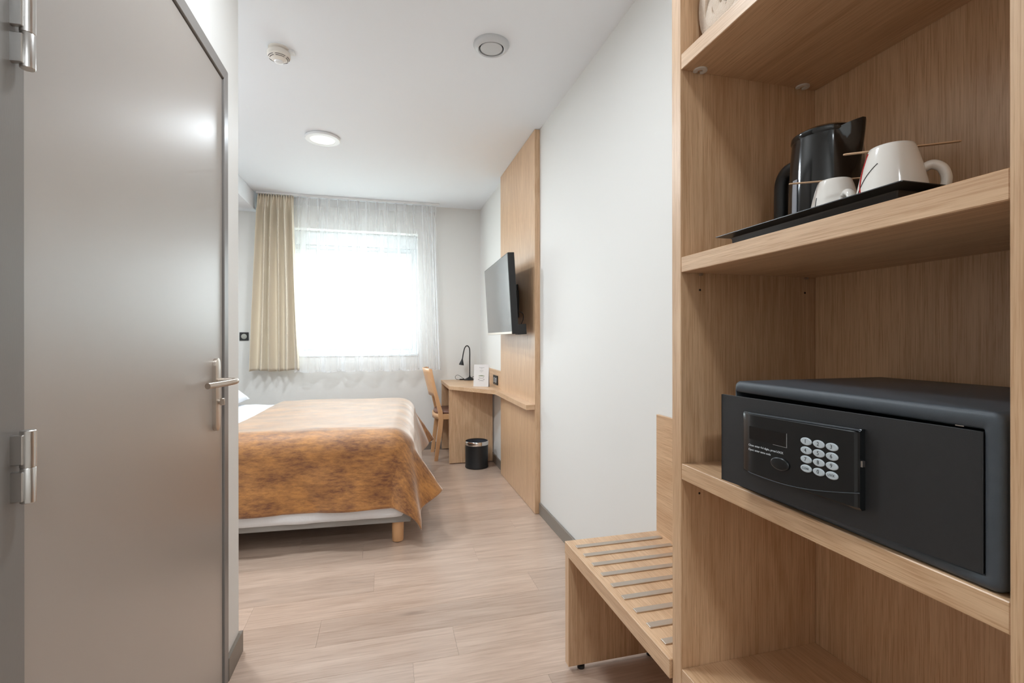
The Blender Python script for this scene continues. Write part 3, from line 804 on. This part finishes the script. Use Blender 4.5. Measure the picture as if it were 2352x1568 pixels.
def socket(name, label, x, y, z, gangs, plug=False):
    t = thing(name, label, 'socket', (x, y, z))
    w_ = .041 * gangs + .001
    obj('cover_plate', B(x - .009, x - .0005, y - w_, y + w_, z - .041, z + .041, .002, 2), M['matb'], t)
    for i in range(gangs):
        yy = y + (i - (gangs - 1) / 2) * .071 * (1 if gangs > 1 else 0)
        bm = bmesh.new(); lathe(bm, [(0, x - .0078), (.019, x - .0078), (.0215, x - .011), (.0225, x - .0095), (.0225, x - .008)], (0, yy, z), 28, axis=0)
        obj('outlet', bm, M['white'] if gangs > 1 else M['white'], t, smooth=50)
    if plug:
        bm = bmesh.new(); lathe(bm, [(0, x - .042), (.016, x - .042), (.019, x - .03), (.019, x - .011), (0, x - .011)], (0, y, z), 24, axis=0)
        obj('plug', bm, M['white'], t, smooth=50)
        bm = bmesh.new(); tube(bm, smooth_path([(x - .04, y, z), (x - .055, y + .01, z - .03), (x - .03, y + .03, z - .12), (x - .025, y + .02, z - .22)], 6), .003, 8)
        obj('plug_cord', bm, M['matb'], t, smooth=60)
socket('double_socket', 'black double power socket on the low oak backsplash above the desk', .960, 4.236, .775, 2)
socket('wall_socket', 'black single power socket with plug on the oak panel behind the television', .944, 3.47, 1.505, 1, True)

# round wall control by the curtain
t = thing('light_switch', 'black square switch with round pale button on the far wall beside the beige curtain', 'switch', (-1.292, YB, 1.168))
obj('cover_plate', B(-1.331, -1.253, YB - .009, YB - .0005, 1.129, 1.207, .002, 2), M['matb'], t)
bm = bmesh.new(); lathe(bm, [(0, YB - .013), (.021, YB - .013), (.0245, YB - .0105), (.0245, YB - .008)], (-1.292, 0, 1.168), 32, axis=1)
obj('button', bm, M['greyg'], t, smooth=50)

# television
def tv():
    c0 = Vector((.772, 3.03, 0)); c1 = Vector((.805, 3.95, 0))   # bottom-plane ends of the front face
    t = thing('television', 'flat television tilted on a wall mount over the oak panel', 'television', (.86, 3.49, 1.44))
    along = (c1 - c0).normalized(); tilt = math.radians(3.4)
    out = Vector((-along.y, along.x, 0)); up = (Vector((0, 0, 1)) * math.cos(tilt) + out * math.sin(tilt)).normalized(); nn = (out * math.cos(tilt) - Vector((0, 0, 1)) * math.sin(tilt)).normalized()
    base = Vector((.795, 3.03, 1.176)); Wd = .915; Ht = .530
    def P(a, h_, n): return base + along * a + up * h_ + nn * n
    def pb(bm, a0, a1, h0, h1, n0, n1, bev=0, mi=0):
        r = bmesh.ops.create_cube(bm, size=1); vs = r['verts']
        for v in vs: v.co = P(a0 + (v.co.x + .5) * (a1 - a0), h0 + (v.co.z + .5) * (h1 - h0), n0 + (v.co.y + .5) * (n1 - n0))
        for f in {f for v in vs for f in v.link_faces}: f.material_index = mi
        if bev: bmesh.ops.bevel(bm, geom=list({e for v in vs for e in v.link_edges}), offset=bev, segments=2, affect='EDGES', profile=.6)
        return bm
    hs = obj('tv_housing', pb(bmesh.new(), 0, Wd, 0, Ht, -.045, 0, .004), M['matb'], t)
    obj('screen', pb(bmesh.new(), .006, Wd - .006, .018, Ht - .006, -.001, .0012), M['screen'], t)
    obj('bottom_trim', pb(bmesh.new(), .003, Wd - .003, .001, .0165, -.002, .003, .001), M['satin'], t)
    obj('back_cover', pb(bmesh.new(), .12, Wd - .10, .03, .36, -.07, -.045, .008), M['matb'], t)
    bm = bmesh.new(); box(bm, .925, .9435, 3.40, 3.58, 1.30, 1.50, .002)
    box(bm, .90, .93, 3.44, 3.54, 1.34, 1.46, .002); box(bm, .862, .915, 3.47, 3.51, 1.36, 1.43, .003)
    obj('wall_bracket', bm, M['black'], t)
    o = pb(bmesh.new(), .03, .115, -.006, .062, -.105, -.046, .003)
    tag(obj('receiver_box', o, M['matb'], t), 'small black receiver box under the rear of the screen')
    bm = bmesh.new(); tube(bm, smooth_path([P(.10, .05, -.08), P(.12, .10, -.11), P(.11, .14, -.10), P(.14, .15, -.06)], 6), .0025, 8)
    obj('tv_cable', bm, M['matb'], t, smooth=60)
tv()

# desk lamp
def lamp():
    x, y_, z = .848, 4.975, .715
    t = thing('desk_lamp', 'small black gooseneck desk lamp on the desk in front of the far wall', 'lamp', (x, y_, z))
    bm = bmesh.new(); lathe(bm, [(0, 0), (.062, 0), (.063, .004), (.050, .012), (.02, .026), (.008, .036), (.006, .05), (0, .05)], (x, y_, z), 36); obj('lamp_base', bm, M['matb'], t, smooth=40)
    bm = bmesh.new(); tube(bm, smooth_path([(x, y_, z + .04), (x, y_, z + .2), (x, y_, z + .29), (x - .006, y_, z + .335), (x - .028, y_, z + .356), (x - .052, y_, z + .335), (x - .067, y_, z + .28), (x - .078, y_, z + .215)], 7), .0058, 12); obj('stem', bm, M['matb'], t, smooth=60)
    d = Vector((-.16, 0, -1)).normalized(); p = Vector((x - .078, y_, z + .222)); bm = bmesh.new(); q = [p + d * k for k in (0, .012, .04, .062, .066)]
    tube(bm, q, [.0065, .009, .019, .026, .0255], 24); obj('lamp_head', bm, M['matb'], t, smooth=40)
    bm = bmesh.new(); tube(bm, smooth_path([(x - .05, y_ - .01, z + .006), (x - .085, y_ - .015, z + .03), (x - .125, y_ - .01, z + .055), (x - .15, y_, z + .04), (x - .14, y_ + .01, z + .012), (x - .10, y_ + .01, z + .004), (x - .05, y_ + .02, z + .004), (x + .03, y_ + .03, z + .004)], 8), .002, 8); obj('lamp_cord', bm, M['matb'], t, smooth=60)
    bm = bmesh.new(); tube(bm, [(x - .105, y_ + .008, z + .008), (x - .055, y_ + .018, z + .008)], .006, 12); obj('cord_switch', bm, M['matb'], t, smooth=50)
    bm = bmesh.new(); tube(bm, smooth_path([(x + .02, y_ - .03, z + .03), (x + .05, y_ - .06, z + .045), (x + .085, y_ - .1, z + .048), (.950, y_ - .3, z + .05)], 6), .0035, 8); obj('plug_lead', bm, M['matb'], t, smooth=60)
lamp()

# tent card
def tent():
    x0, x1, yf_ = .770, .898, 4.245
    z0, z1 = .7153, .912
    t = thing('information_card', 'white folded information card standing on the desk corner', 'card', (.83, yf_, z0))
    ang = math.radians(-28)
    p0 = Vector((.766, 4.303)); p1 = Vector((.889, 4.236))
    d = (p1 - p0).normalized(); nrm = Vector((d.y, -d.x))    # towards viewer
    L_ = (p1 - p0).length
    def P(a, z, n): return Vector((p0.x + d.x * a + nrm.x * n, p0.y + d.y * a + nrm.y * n, z))
    lean = lambda z: -(z - z0) * .12
    def panel(side):
        bm = bmesh.new(); V = []
        for a in (0, L_):
            for z in (z0, z1):
                n = lean(z) if side else lean(z1) * 2 - lean(z)
                V.append(P(a, z, n))
        vs = [bm.verts.new(v) for v in V]; bm.faces.new((vs[0], vs[1], vs[3], vs[2]))
        o = obj('card_leaf', bm, M['card'], t); solid(o, .0012, 0); return o
    fr = panel(True); panel(False)
    def Pm(a, z):
        m_ = Matrix.Identity(4); p = P(a, z, lean(z) + .0009)
        for i, v in enumerate((Vector((d.x, d.y, 0)), Vector((0, 0, 1)), Vector((nrm.x, nrm.y, 0)))):
            for k in range(3): m_[k][i] = v[k]
        for k in range(3): m_[k][3] = p[k]
        return m_
    bm = bmesh.new()
    def bar(a, z, w_, h_): 
        c = [P(a - w_ / 2, z - h_ / 2, lean(z) + .0010), P(a + w_ / 2, z - h_ / 2, lean(z) + .0010), P(a + w_ / 2, z + h_ / 2, lean(z) + .0010), P(a - w_ / 2, z + h_ / 2, lean(z) + .0010)]
        bm.faces.new([bm.verts.new(v) for v in c])
    mid = L_ * .52
    random.seed(3)
    for (z, w_, h_) in ((.8845, .045, .0042), (.8735, .018, .003), (.856, .036, .0034), (.845, .022, .0022)):
        a = mid - w_ / 2
        while a < mid + w_ / 2 - .002:
            ww = random.uniform(.0016, .0028); bar(a + ww / 2, z, ww, h_ * random.uniform(.6, 1)); a += ww + .0008
    obj('printed_lines', bm, M['inkg'], fr)
    bm = bmesh.new(); n = 24
    for i in range(n):
        a0, a1 = mid - .03 + .06 * i / n, mid - .03 + .06 * (i + 1) / n
        f = lambda a: .006 * (1 - (2 * (a - mid) / .06) ** 2) + .0015 * math.sin((a - mid) * 500)
        c = [P(a0, .808, lean(.808) + .001), P(a1, .808, lean(.808) + .001), P(a1, .8095 + max(0, f(a1)), lean(.81) + .001), P(a0, .8095 + max(0, f(a0)), lean(.81) + .001)]
        bm.faces.new([bm.verts.new(v) for v in c])
    obj('printed_emblem', bm, M['green'], fr)
    bm = bmesh.new()
    q = lambda a, z: P(mid + a, z, lean(z) + .0012)
    tube(bm, smooth_path([q(-.024, .788), (q(-.020, .798)), q(-.016, .789), q(-.010, .795), q(-.005, .787), q(0, .794), q(.005, .788), q(.010, .795), q(.015, .789), q(.02, .801), q(.023, .789)], 4), .0006, 5)
    for sg in (1, -1):
        tube(bm, smooth_path([q(-.022 * sg, .762), q(0, .769), q(.018 * sg, .775)], 4), .0006, 5)
        tube(bm, [q(.018 * sg, .775), q(.024 * sg, .777), q(.031 * sg, .778)], [.001, .0022, .001], 6)
    obj('printed_script', bm, M['ink'], fr)
tent()

# dining chair tucked under the desk
def chair():
    t = thing('chair', 'light beech chair with brown seat pad pushed under the desk', 'chair', (.64, 4.75, 0))
    yN, yF = 4.556, 4.948
    def post(y0):
        # curved back post: side profile in x-z swept 2.6 cm wide
        cx_ = [(0, .458), (.1, .470), (.2, .483), (.3, .496), (.38, .505), (.46, .497), (.55, .474), (.65, .449), (.75, .427), (.862, .408)]
        hw = [.017, .018, .020, .021, .0215, .021, .019, .017, .015, .0125]
        pts = [(x - w_, z) for (z, x), w_ in zip(cx_, hw)] + [(x + w_, z) for (z, x), w_ in reversed(list(zip(cx_, hw)))]
        bm = bmesh.new(); prism(bm, pts, 1, y0 - .013, y0 + .013, .002, 2); return bm
    for yy in (yN + .013, yF - .013): obj('rear_leg', post(yy), M['beech_z'], t, smooth=30)
    for yy in (yN + .018, yF - .018):
        bm = bmesh.new(); box(bm, .852, .882, yy - .015, yy + .015, 0, .42, .003)
        for v in bm.verts:
            if v.co.z < .1: v.co.x += .008
        obj('front_leg', bm, M['beech_z'], t)
    # curved backrest bulging to the rear
    def fn(u, v):
        y_ = yN + .010 + (yF - yN - .02) * u; z = .606 + .258 * v; x0 = .470 - (z - .606) * .24
        return Vector((x0 - .055 * math.sin(PI * u) ** .8 - .002, y_, z))
    bm = bmesh.new(); grid_surf(bm, 20, 8, fn); o = obj('backrest', bm, M['beech_z'], t, smooth=60); solid(o, .012, 0)
    # apron
    bm = bmesh.new()
    rx = [(.490, yN + .026), (.462, yN + .09), (.450, 4.75), (.462, yF - .09), (.490, yF - .026)]
    P_ = smooth_path([(a, b, 0) for a, b in rx], 4)
    V = [[bm.verts.new((p.x, p.y, z)) for z in (.385, .435)] for p in P_]
    for a, b in zip(V[:-1], V[1:]): bm.faces.new((a[0], b[0], b[1], a[1]))
    o = obj('seat_rail', bm, M['beech_y'], t, smooth=60); solid(o, .018, 0)
    for yy in (yN + .012, yF - .012): obj('seat_rail', B(.50, .855, yy - .009, yy + .009, .385, .435, .002), M['beech_x'], t)
    obj('seat_rail', B(.856, .874, yN + .03, yF - .03, .385, .435, .002), M['beech_y'], t)
    bm = bmesh.new()
    def sp(ins, z):
        out = []
        for i in range(48):
            a = 2 * PI * i / 48; ca_, sa_ = math.cos(a), math.sin(a)
            ex = 1 / (abs(ca_) ** 4 + abs(sa_) ** 4) ** .25
            out.append((.672 + (.215 - ins) * ca_ * ex, 4.752 + (.178 - ins) * sa_ * ex, z))
        return out
    R = [[bm.verts.new(p) for p in sp(i_, z_)] for i_, z_ in ((.004, .4355), (0, .442), (.002, .456), (.012, .466), (.05, .470), (.13, .4665))]
    for a, b in zip(R[:-1], R[1:]):
        for i in range(48): bm.faces.new((a[i], a[(i + 1) % 48], b[(i + 1) % 48], b[i]))
    bm.faces.new(R[0]); bm.faces.new(R[-1]); obj('seat_pad', bm, M['leather'], t, smooth=60)
chair()

# waste bin
def bin_():
    x, y_ = .788, 4.262
    t = thing('waste_bin', 'round black waste bin with shiny metal rim in front of the desk panel', 'bin', (x, y_, 0))
    bm = bmesh.new(); lathe(bm, [(0, .001), (.100, .001), (.103, .004), (.103, .014), (.101, .018), (.102, .205), (.099, .206), (.098, .02), (0, .02)], (x, y_, 0), 48); obj('bin_body', bm, M['matb'], t, smooth=40)
    bm = bmesh.new(); lathe(bm, [(.1035, .203), (.105, .206), (.105, .232), (.102, .237), (.098, .235), (.0965, .203)], (x, y_, 0), 48); obj('rim', bm, M['chrome'], t, smooth=50)
    bm = bmesh.new(); lathe(bm, [(.0955, .228), (.093, .205), (.088, .17), (.07, .15), (0, .145)], (x, y_, 0), 40)
    for v in bm.verts: v.co += Vector((mnoise.noise(v.co * 40), mnoise.noise(v.co * 40 + Vector((5, 0, 0))), 0)) * .003
    obj('bin_liner', bm, M['liner'], t, smooth=60)
bin_()

# ------------------------------------------------------------------ bed
RB = math.radians(-3.6); BO = (.136, 2.772, 0)
bed = thing('bed', 'double bed with white quilted mattress on grey base and round pine legs', 'bed', BO, RB)
BL, BW = 1.95, 1.58
obj('bed_base', B(-BL, 0, .004, BW - .004, .118, .168, .006, 2), M['bedbase'], bed, local=True)
for (lx, ly) in ((-.072, .05), (-BL + .08, .05), (-.072, BW - .05), (-BL + .08, BW - .05), (-.98, BW / 2)):
    bm = bmesh.new(); lathe(bm, [(0, .003), (.026, .003), (.030, .004), (.0315, .010), (.0335, .118), (0, .118)], (lx, ly, 0), 32)
    lg = obj('leg', bm, M['beech_z'], bed, local=True, smooth=40)
def mattress():
    bm = bmesh.new()
    x0, x1, y0, y1 = -BL + .005, -.03, .0, BW - .0
    Rn = []; N_ = 140
    def loop(ins, r):
        pts = []
        a0, a1, b0, b1 = x0 + ins, x1 - ins, y0 + ins, y1 - ins
        per = [((a0 + r, b0), (a1 - r, b0)), ((a1, b0 + r), (a1, b1 - r)), ((a1 - r, b1), (a0 + r, b1)), ((a0, b1 - r), (a0, b0 + r))]
        cs = [(a1 - r, b0 + r, -PI / 2), (a1 - r, b1 - r, 0), (a0 + r, b1 - r, PI / 2), (a0 + r, b0 + r, PI)]
        for (s_, e_), (cx_, cy_, st) in zip(per, cs):
            for k in range(60): f_ = k / 60; pts.append((s_[0] + (e_[0] - s_[0]) * f_, s_[1] + (e_[1] - s_[1]) * f_))
            for k in range(8): a = st + PI / 2 * k / 8; pts.append((cx_ + r * math.cos(a), cy_ + r * math.sin(a)))
        return pts
    lev = [(.02, .169), (.0, .150), (-.008, .153), (-.012, .175), (-.008, .24), (-.002, .30), (.004, .42), (.02, .50), (.05, .555), (.10, .58)]
    for ins, z in lev:
        L_ = loop(ins, .06); ring = []
        for p in L_:
            q = Vector((p[0] * 9, p[1] * 9, z * 25)); w_ = mnoise.noise(q) * .006 + mnoise.noise(q * 2.3) * .003
            zo = mnoise.noise(Vector((p[0] * 6, p[1] * 6, 1))) * .007 if z < .19 else 0
            c = Vector((-BL / 2, BW / 2)); dv = (Vector(p) - c); dv.normalize()
            ring.append(bm.verts.new((p[0] + dv.x * w_, p[1] + (w_ if p[1] > BW / 2 else -w_), z + zo)))
        Rn.append(ring)
    n = len(Rn[0])
    for a, b in zip(Rn[:-1], Rn[1:]):
        for i in range(n): bm.faces.new((a[i], a[(i + 1) % n], b[(i + 1) % n], b[i]))
    bm.faces.new(Rn[0]); bm.faces.new(Rn[-1])
    obj('mattress', bm, M['quilt'], bed, local=True, smooth=70)
mattress()
# duvet
def duvet():
    t = thing('duvet', 'white duvet showing between the pillow and the golden bedspread', 'duvet', BO, RB)
    bm = bmesh.new(); x0, x1, y0, y1 = -BL + .05, -.10, .07, BW - .07
    def top(u, v):
        x = x0 + (x1 - x0) * u; y_ = y0 + (y1 - y0) * v
        e = min(u * 1.9, (1 - u) * 1.9, v * 1.55, (1 - v) * 1.55) / .09; e = min(1, e); k = math.sqrt(max(0, 1 - (1 - e) ** 2))
        nz = mnoise.noise(Vector((x * 4, y_ * 4, 0))) * .012 + mnoise.noise(Vector((x * 11, y_ * 9, 3))) * .006
        if u > .55: nz *= .3
        return Vector((x, y_, .584 + k * (.034 + nz * .8)))
    grid_surf(bm, 80, 66, top)
    def bot(u, v): p = top(u, v); return Vector((p.x, p.y, .5835))
    grid_surf(bm, 40, 33, bot)
    obj('duvet_cover', bm, M['linen'], t, local=True, smooth=80)
duvet()
# pillow
def pillow():
    t = thing('pillow', 'white square pillow leaning at the head of the bed', 'pillow', (-1.405, 4.03, .80), RB)
    t.rotation_euler = (0, math.radians(24), RB)
    bm = bmesh.new(); a = .345
    def side(s_):
        def fn(u, v):
            x, y_ = (u * 2 - 1), (v * 2 - 1)
            k = ((1 - abs(x) ** 2.6) * (1 - abs(y_) ** 2.6)) ** .55 if abs(x) < 1 and abs(y_) < 1 else 0
            pin = 1 - .06 * (1 - abs(x)) * abs(y_) ** 3 - .06 * (1 - abs(y_)) * abs(x) ** 3
            wr = mnoise.noise(Vector((x * 2.6, y_ * 2.6, s_))) * .012 * k
            return Vector((x * a * pin, y_ * a * pin, s_ * (k * .10 + .002) + wr))
        return fn
    grid_surf(bm, 40, 40, side(1)); grid_surf(bm, 40, 40, side(-1))
    bmesh.ops.remove_doubles(bm, verts=bm.verts, dist=.0045)
    obj('pillow_case', bm, M['linen'], t, local=True, smooth=80)
pillow()
# golden bedspread
def spread():
    t = thing('bedspread', 'golden brown velvet bedspread draped over the foot half of the bed', 'bedspread', BO, RB)
    bm = bmesh.new()
    xh = -1.035; R_ = .125; ztop = .634
    X1, Y0, Y1 = .015, -.018, BW + .018          # drape planes
    nearL, footL, farL = .296, .29, .30
    xi, yi0, yi1 = X1 - R_, Y0 + R_, Y1 - R_
    arc = R_ * PI / 2
    A0, A1 = xh, xi + arc + footL
    B0, B1 = yi0 - arc - nearL, yi1 + arc + farL
    nu, nv = 150, 190
    def fn(u, v):
        a = A0 + (A1 - A0) * u; b = B0 + (B1 - B0) * v
        ex = max(0, a - xi); near = b < (yi0 + yi1) / 2
        ey = max(0, yi0 - b) if near else max(0, b - yi1)
        rho = math.hypot(ex, ey)
        bx, by = min(a, xi), min(max(b, yi0), yi1)
        wr = mnoise.noise(Vector((a * 2.2, b * 3.5, 0))) * .007 + mnoise.noise(Vector((a * 7, b * 8, 4))) * .003
        if rho == 0:
            return Vector((a, b, ztop + wr + .012 * (mnoise.noise(Vector((a * 1.4, b * 1.2, 8))))))
        phi = math.degrees(math.atan2(ex, ey))   # 0: side hang, 90: foot hang
        al = min(rho / R_, PI / 2)
        outh = R_ * math.sin(al); down = R_ * (1 - math.cos(al)); L_ = max(0, rho - arc)
        L_ *= 1 - .13 * math.exp(-((phi - 45) / 22) ** 2) if ex > 0 and ey > 0 else 1
        # flare of the stiff cloth
        aa = min(a, xi); dd = abs(aa - xi)
        ks = .03 + .03 * math.exp(-(dd / .25) ** 2)
        ks += .075 * max(-.3, math.sin((aa * 2.3 - L_ * 1.5) * 4.6 + 2 * mnoise.noise(Vector((aa * 1.5, 0, 9))))) * min(1, L_ / .15) + .04 * mnoise.noise(Vector((aa * 3.2 + L_ * 2, L_ * 3, 2)))
        if ex > 0 and ey > 0:
            kf = .12 + .44 * math.exp(-((phi - 82) / 13) ** 2) + .14 * math.exp(-((phi - 40) / 22) ** 2)
            if phi > 82: kf = .40 + .16 * (1 - (phi - 82) / 8)
            w_ = min(1, phi / 28); w_ = w_ * w_ * (3 - 2 * w_); kf = ks * (1 - w_) + kf * w_
        elif ex > 0:
            dd = min(abs(b - yi0), abs(b - yi1)); kf = .18 + .22 * math.exp(-(dd / .16) ** 2)
        else: kf = ks
        kf = max(.0, kf)
        out = outh + L_ * kf; down += L_ * math.sqrt(max(.1, 1 - kf * kf))
        dx, dy = math.sin(math.radians(phi)), -math.cos(math.radians(phi)) * (1 if near else -1)
        out += wr * 1.2 * min(1, rho / .1)
        return Vector((bx + dx * out, by + dy * out, ztop - down + (wr if rho < .1 else 0)))
    grid_surf(bm, nu, nv, fn, uv=lambda u, v: (A0 + (A1 - A0) * u, B0 + (B1 - B0) * v))
    o = obj('bedspread_cloth', bm, M['velvet'], t, local=True, smooth=80); solid(o, .004, 1)
spread()

# ------------------------------------------------------------------ curtains
YC = YB - .125
rail = obj('curtain_rail', B(-1.16, .53, YC - .012, YC + .012, H - .019, H - .0005, .002), M['white'])
tag(rail, 'white curtain rail on the ceiling above the window', 'curtain rail')
def beige():
    t = thing('curtain', 'beige pleated blackout curtain drawn to the left end of the window', 'curtain', (-1.0, YC, .83))
    nf = 5.5
    def fn(u, v):
        z = .845 + (H - .022 - .845) * v
        top = max(0, (v - .90) / .10)
        xl = -1.145 - .075 * (1 - v) ** .8; xr = -.838 + .055 * (1 - v) ** 1.2
        ph = u * nf * 2 * PI + 1.6 * mnoise.noise(Vector((u * 5, v * 1.1, 0)))
        low = math.sin(ph) * .048 + math.sin(ph * .5 + 1) * .018
        pin = math.sin(u * 14 * 2 * PI) * .012
        amp = low * (1 - top) + pin * top
        sharp = math.sin(ph * 2) * .006 * (1 - top)
        x = xl + (xr - xl) * (u + .018 * math.sin(ph + 1.2) * (1 - top))
        waist = math.exp(-((v - .93) / .02) ** 2) * .012
        return Vector((x, YC - amp - sharp + waist * .5, z + (.006 * math.sin(u * 9) if v == 0 else 0) + (.004 * math.sin(u * 28 * PI) if v > .995 else 0)))
    bm = bmesh.new(); grid_surf(bm, 260, 60, fn)
    o = obj('curtain_cloth', bm, M['curt'], t, smooth=80); solid(o, .0025, 0)
beige()
def sheer():
    t = thing('sheer_curtain', 'white sheer voile curtain hanging across the window', 'curtain', (-.15, YC, .83))
    npl = 15
    X0, X1t = -.842, .503
    def fn(u, v):
        z = .826 + (H - .022 - .826) * v
        up = v
        xl = X0 - .005; xr = X1t + .055 * (1 - v)
        # pinch pleats at the head become soft folds below
        p = u * npl; fr = p - math.floor(p)
        pinch = math.exp(-((fr - .5) / .11) ** 2)
        head = max(0, (up - .78) / .22)
        soft = math.sin(u * 7.5 * 2 * PI + 1.3 * mnoise.noise(Vector((u * 4, v * .8, 5)))) * .030 + math.sin(u * 17 * 2 * PI + 2 * v) * .006
        edge = max(0, (u - .86) / .14)
        soft += math.sin(u * 34 * 2 * PI) * .016 * edge
        d = soft * (1 - head * .85) - pinch * .022 * (.25 + .75 * head)
        x = xl + (xr - xl) * u
        return Vector((x + .012 * math.sin(u * 7.5 * 2 * PI + 1.5) * (1 - head), YC + .028 + d * .9 - .02 * (1 - v), z + .005 * math.sin(u * 15 * PI) * (1 - v) ** 6))
    bm = bmesh.new(); grid_surf(bm, 420, 40, fn)
    obj('sheer_cloth', bm, M['sheer'], t, smooth=80)
    for (va, vb, nm) in ((0.0, .011, 'hem'), (.955, 1.0, 'heading_tape')):
        bm = bmesh.new(); grid_surf(bm, 300, 3, lambda u, v: fn(u, va + (vb - va) * v) + Vector((0, -.0012, 0)))
        obj(nm, bm, M['sheer'], t, smooth=80)
sheer()

# ------------------------------------------------------------------ ceiling fittings
def smoke():
    x, y_ = -.485, 2.485
    t = thing('smoke_detector', 'cream smoke detector with dark vent slits on the ceiling', 'smoke detector', (x, y_, H))
    bm = bmesh.new(); lathe(bm, [(0, H), (.047, H), (.047, H - .006), (.040, H - .010), (.040, H - .014), (.0505, H - .020), (.051, H - .036), (.047, H - .042), (.024, H - .058), (.020, H - .060), (0, H - .060)], (x, y_, 0), 44); obj('detector_body', bm, M['cream'], t, smooth=30)
    bm = bmesh.new(); lathe(bm, [(0, H - .058), (.021, H - .058), (.019, H - .065), (.011, H - .070), (0, H - .071)], (x, y_, 0), 30); obj('lens', bm, M['white'], t, smooth=40)
    for (r, z) in ((.0440, -.0445), (.0375, -.0487)):
        for (a0, a1) in ((-2.9, -2.0), (-1.75, -.75), (-.5, .4), (.7, 1.6), (1.9, 2.9)):
            bm = bmesh.new(); n = 14
            tube(bm, [(x + (r + .0008) * math.cos(a0 + (a1 - a0) * i / n), y_ + (r + .0008) * math.sin(a0 + (a1 - a0) * i / n), H + z) for i in range(n + 1)], .0012, 6); obj('vent_slit', bm, M['gap'], t)
    bm = bmesh.new(); prism(bm, [(x + .03, y_ - .015), (x + .068, y_ - .005), (x + .068, y_ + .028), (x + .03, y_ + .028)], 2, H - .010, H - .0003, .002, 2); obj('mounting_tab', bm, M['white'], t)
smoke()
x, y_ = .478, 2.2
t = thing('ceiling_vent', 'round grey-white extraction vent on the ceiling nearest the right wall', 'vent', (x, y_, H))
M['vent'] = mat('grey_white_vent_plastic', srgb(206, 208, 210), .35)
bm = bmesh.new(); lathe(bm, [(.083, H), (.0835, H - .006), (.079, H - .014), (.067, H - .024), (.062, H - .025), (.0585, H - .022), (.0575, H - .002), (.0575, H)], (x, y_, 0), 64); obj('vent_ring', bm, M['vent'], t, smooth=35)
bm = bmesh.new(); lathe(bm, [(0, H - .0225), (.049, H - .0215), (.0515, H - .0195), (.051, H - .016), (.012, H - .008), (.008, H - .001), (0, H - .001)], (x, y_, 0), 64); obj('vent_disc', bm, M['vent'], t, smooth=35)
bm = bmesh.new(); lathe(bm, [(0, H - .0008), (.0574, H - .0008), (.0574, H - .0001)], (x, y_, 0), 40); obj('vent_duct', bm, M['gap'], t)
for (x, y_, lab) in ((-1.05, 2.75, 'added flat round white fill light, out of view over the head half of the bed'), (-.412, 3.505, 'flat round white ceiling light in the middle of the bedroom ceiling'), (-.02, 1.30, 'added flat round white fill light, out of view over the corridor beside the shelving unit'), (.1, -.95, 'added flat round white fill light, out of view at the entrance end of the corridor')):  # fixtures of the bedroom lamp and of the three added fill lights
    t = thing('ceiling_light', lab, 'ceiling light', (x, y_, H))
    bm = bmesh.new(); lathe(bm, [(.105, H), (.112, H - .003), (.112, H - .016), (.110, H - .019), (.082, H - .0205), (.081, H - .018)], (x, y_, 0), 56); obj('light_ring', bm, M['white'], t, smooth=30)
    bm = bmesh.new(); lathe(bm, [(0, H - .0185), (.0812, H - .0185), (.0812, H - .015), (0, H - .015)], (x, y_, 0), 48)
    if 'diffuser' not in M:
        M['diffuser'] = mat('lamp_diffuser', srgb(245, 245, 243), .5)
        b_ = M['diffuser'].node_tree.nodes['Principled BSDF']; b_.inputs['Emission Color'].default_value = (1, 1, 1, 1); b_.inputs['Emission Strength'].default_value = .2
    obj('diffuser', bm, M['diffuser'], t, smooth=30)
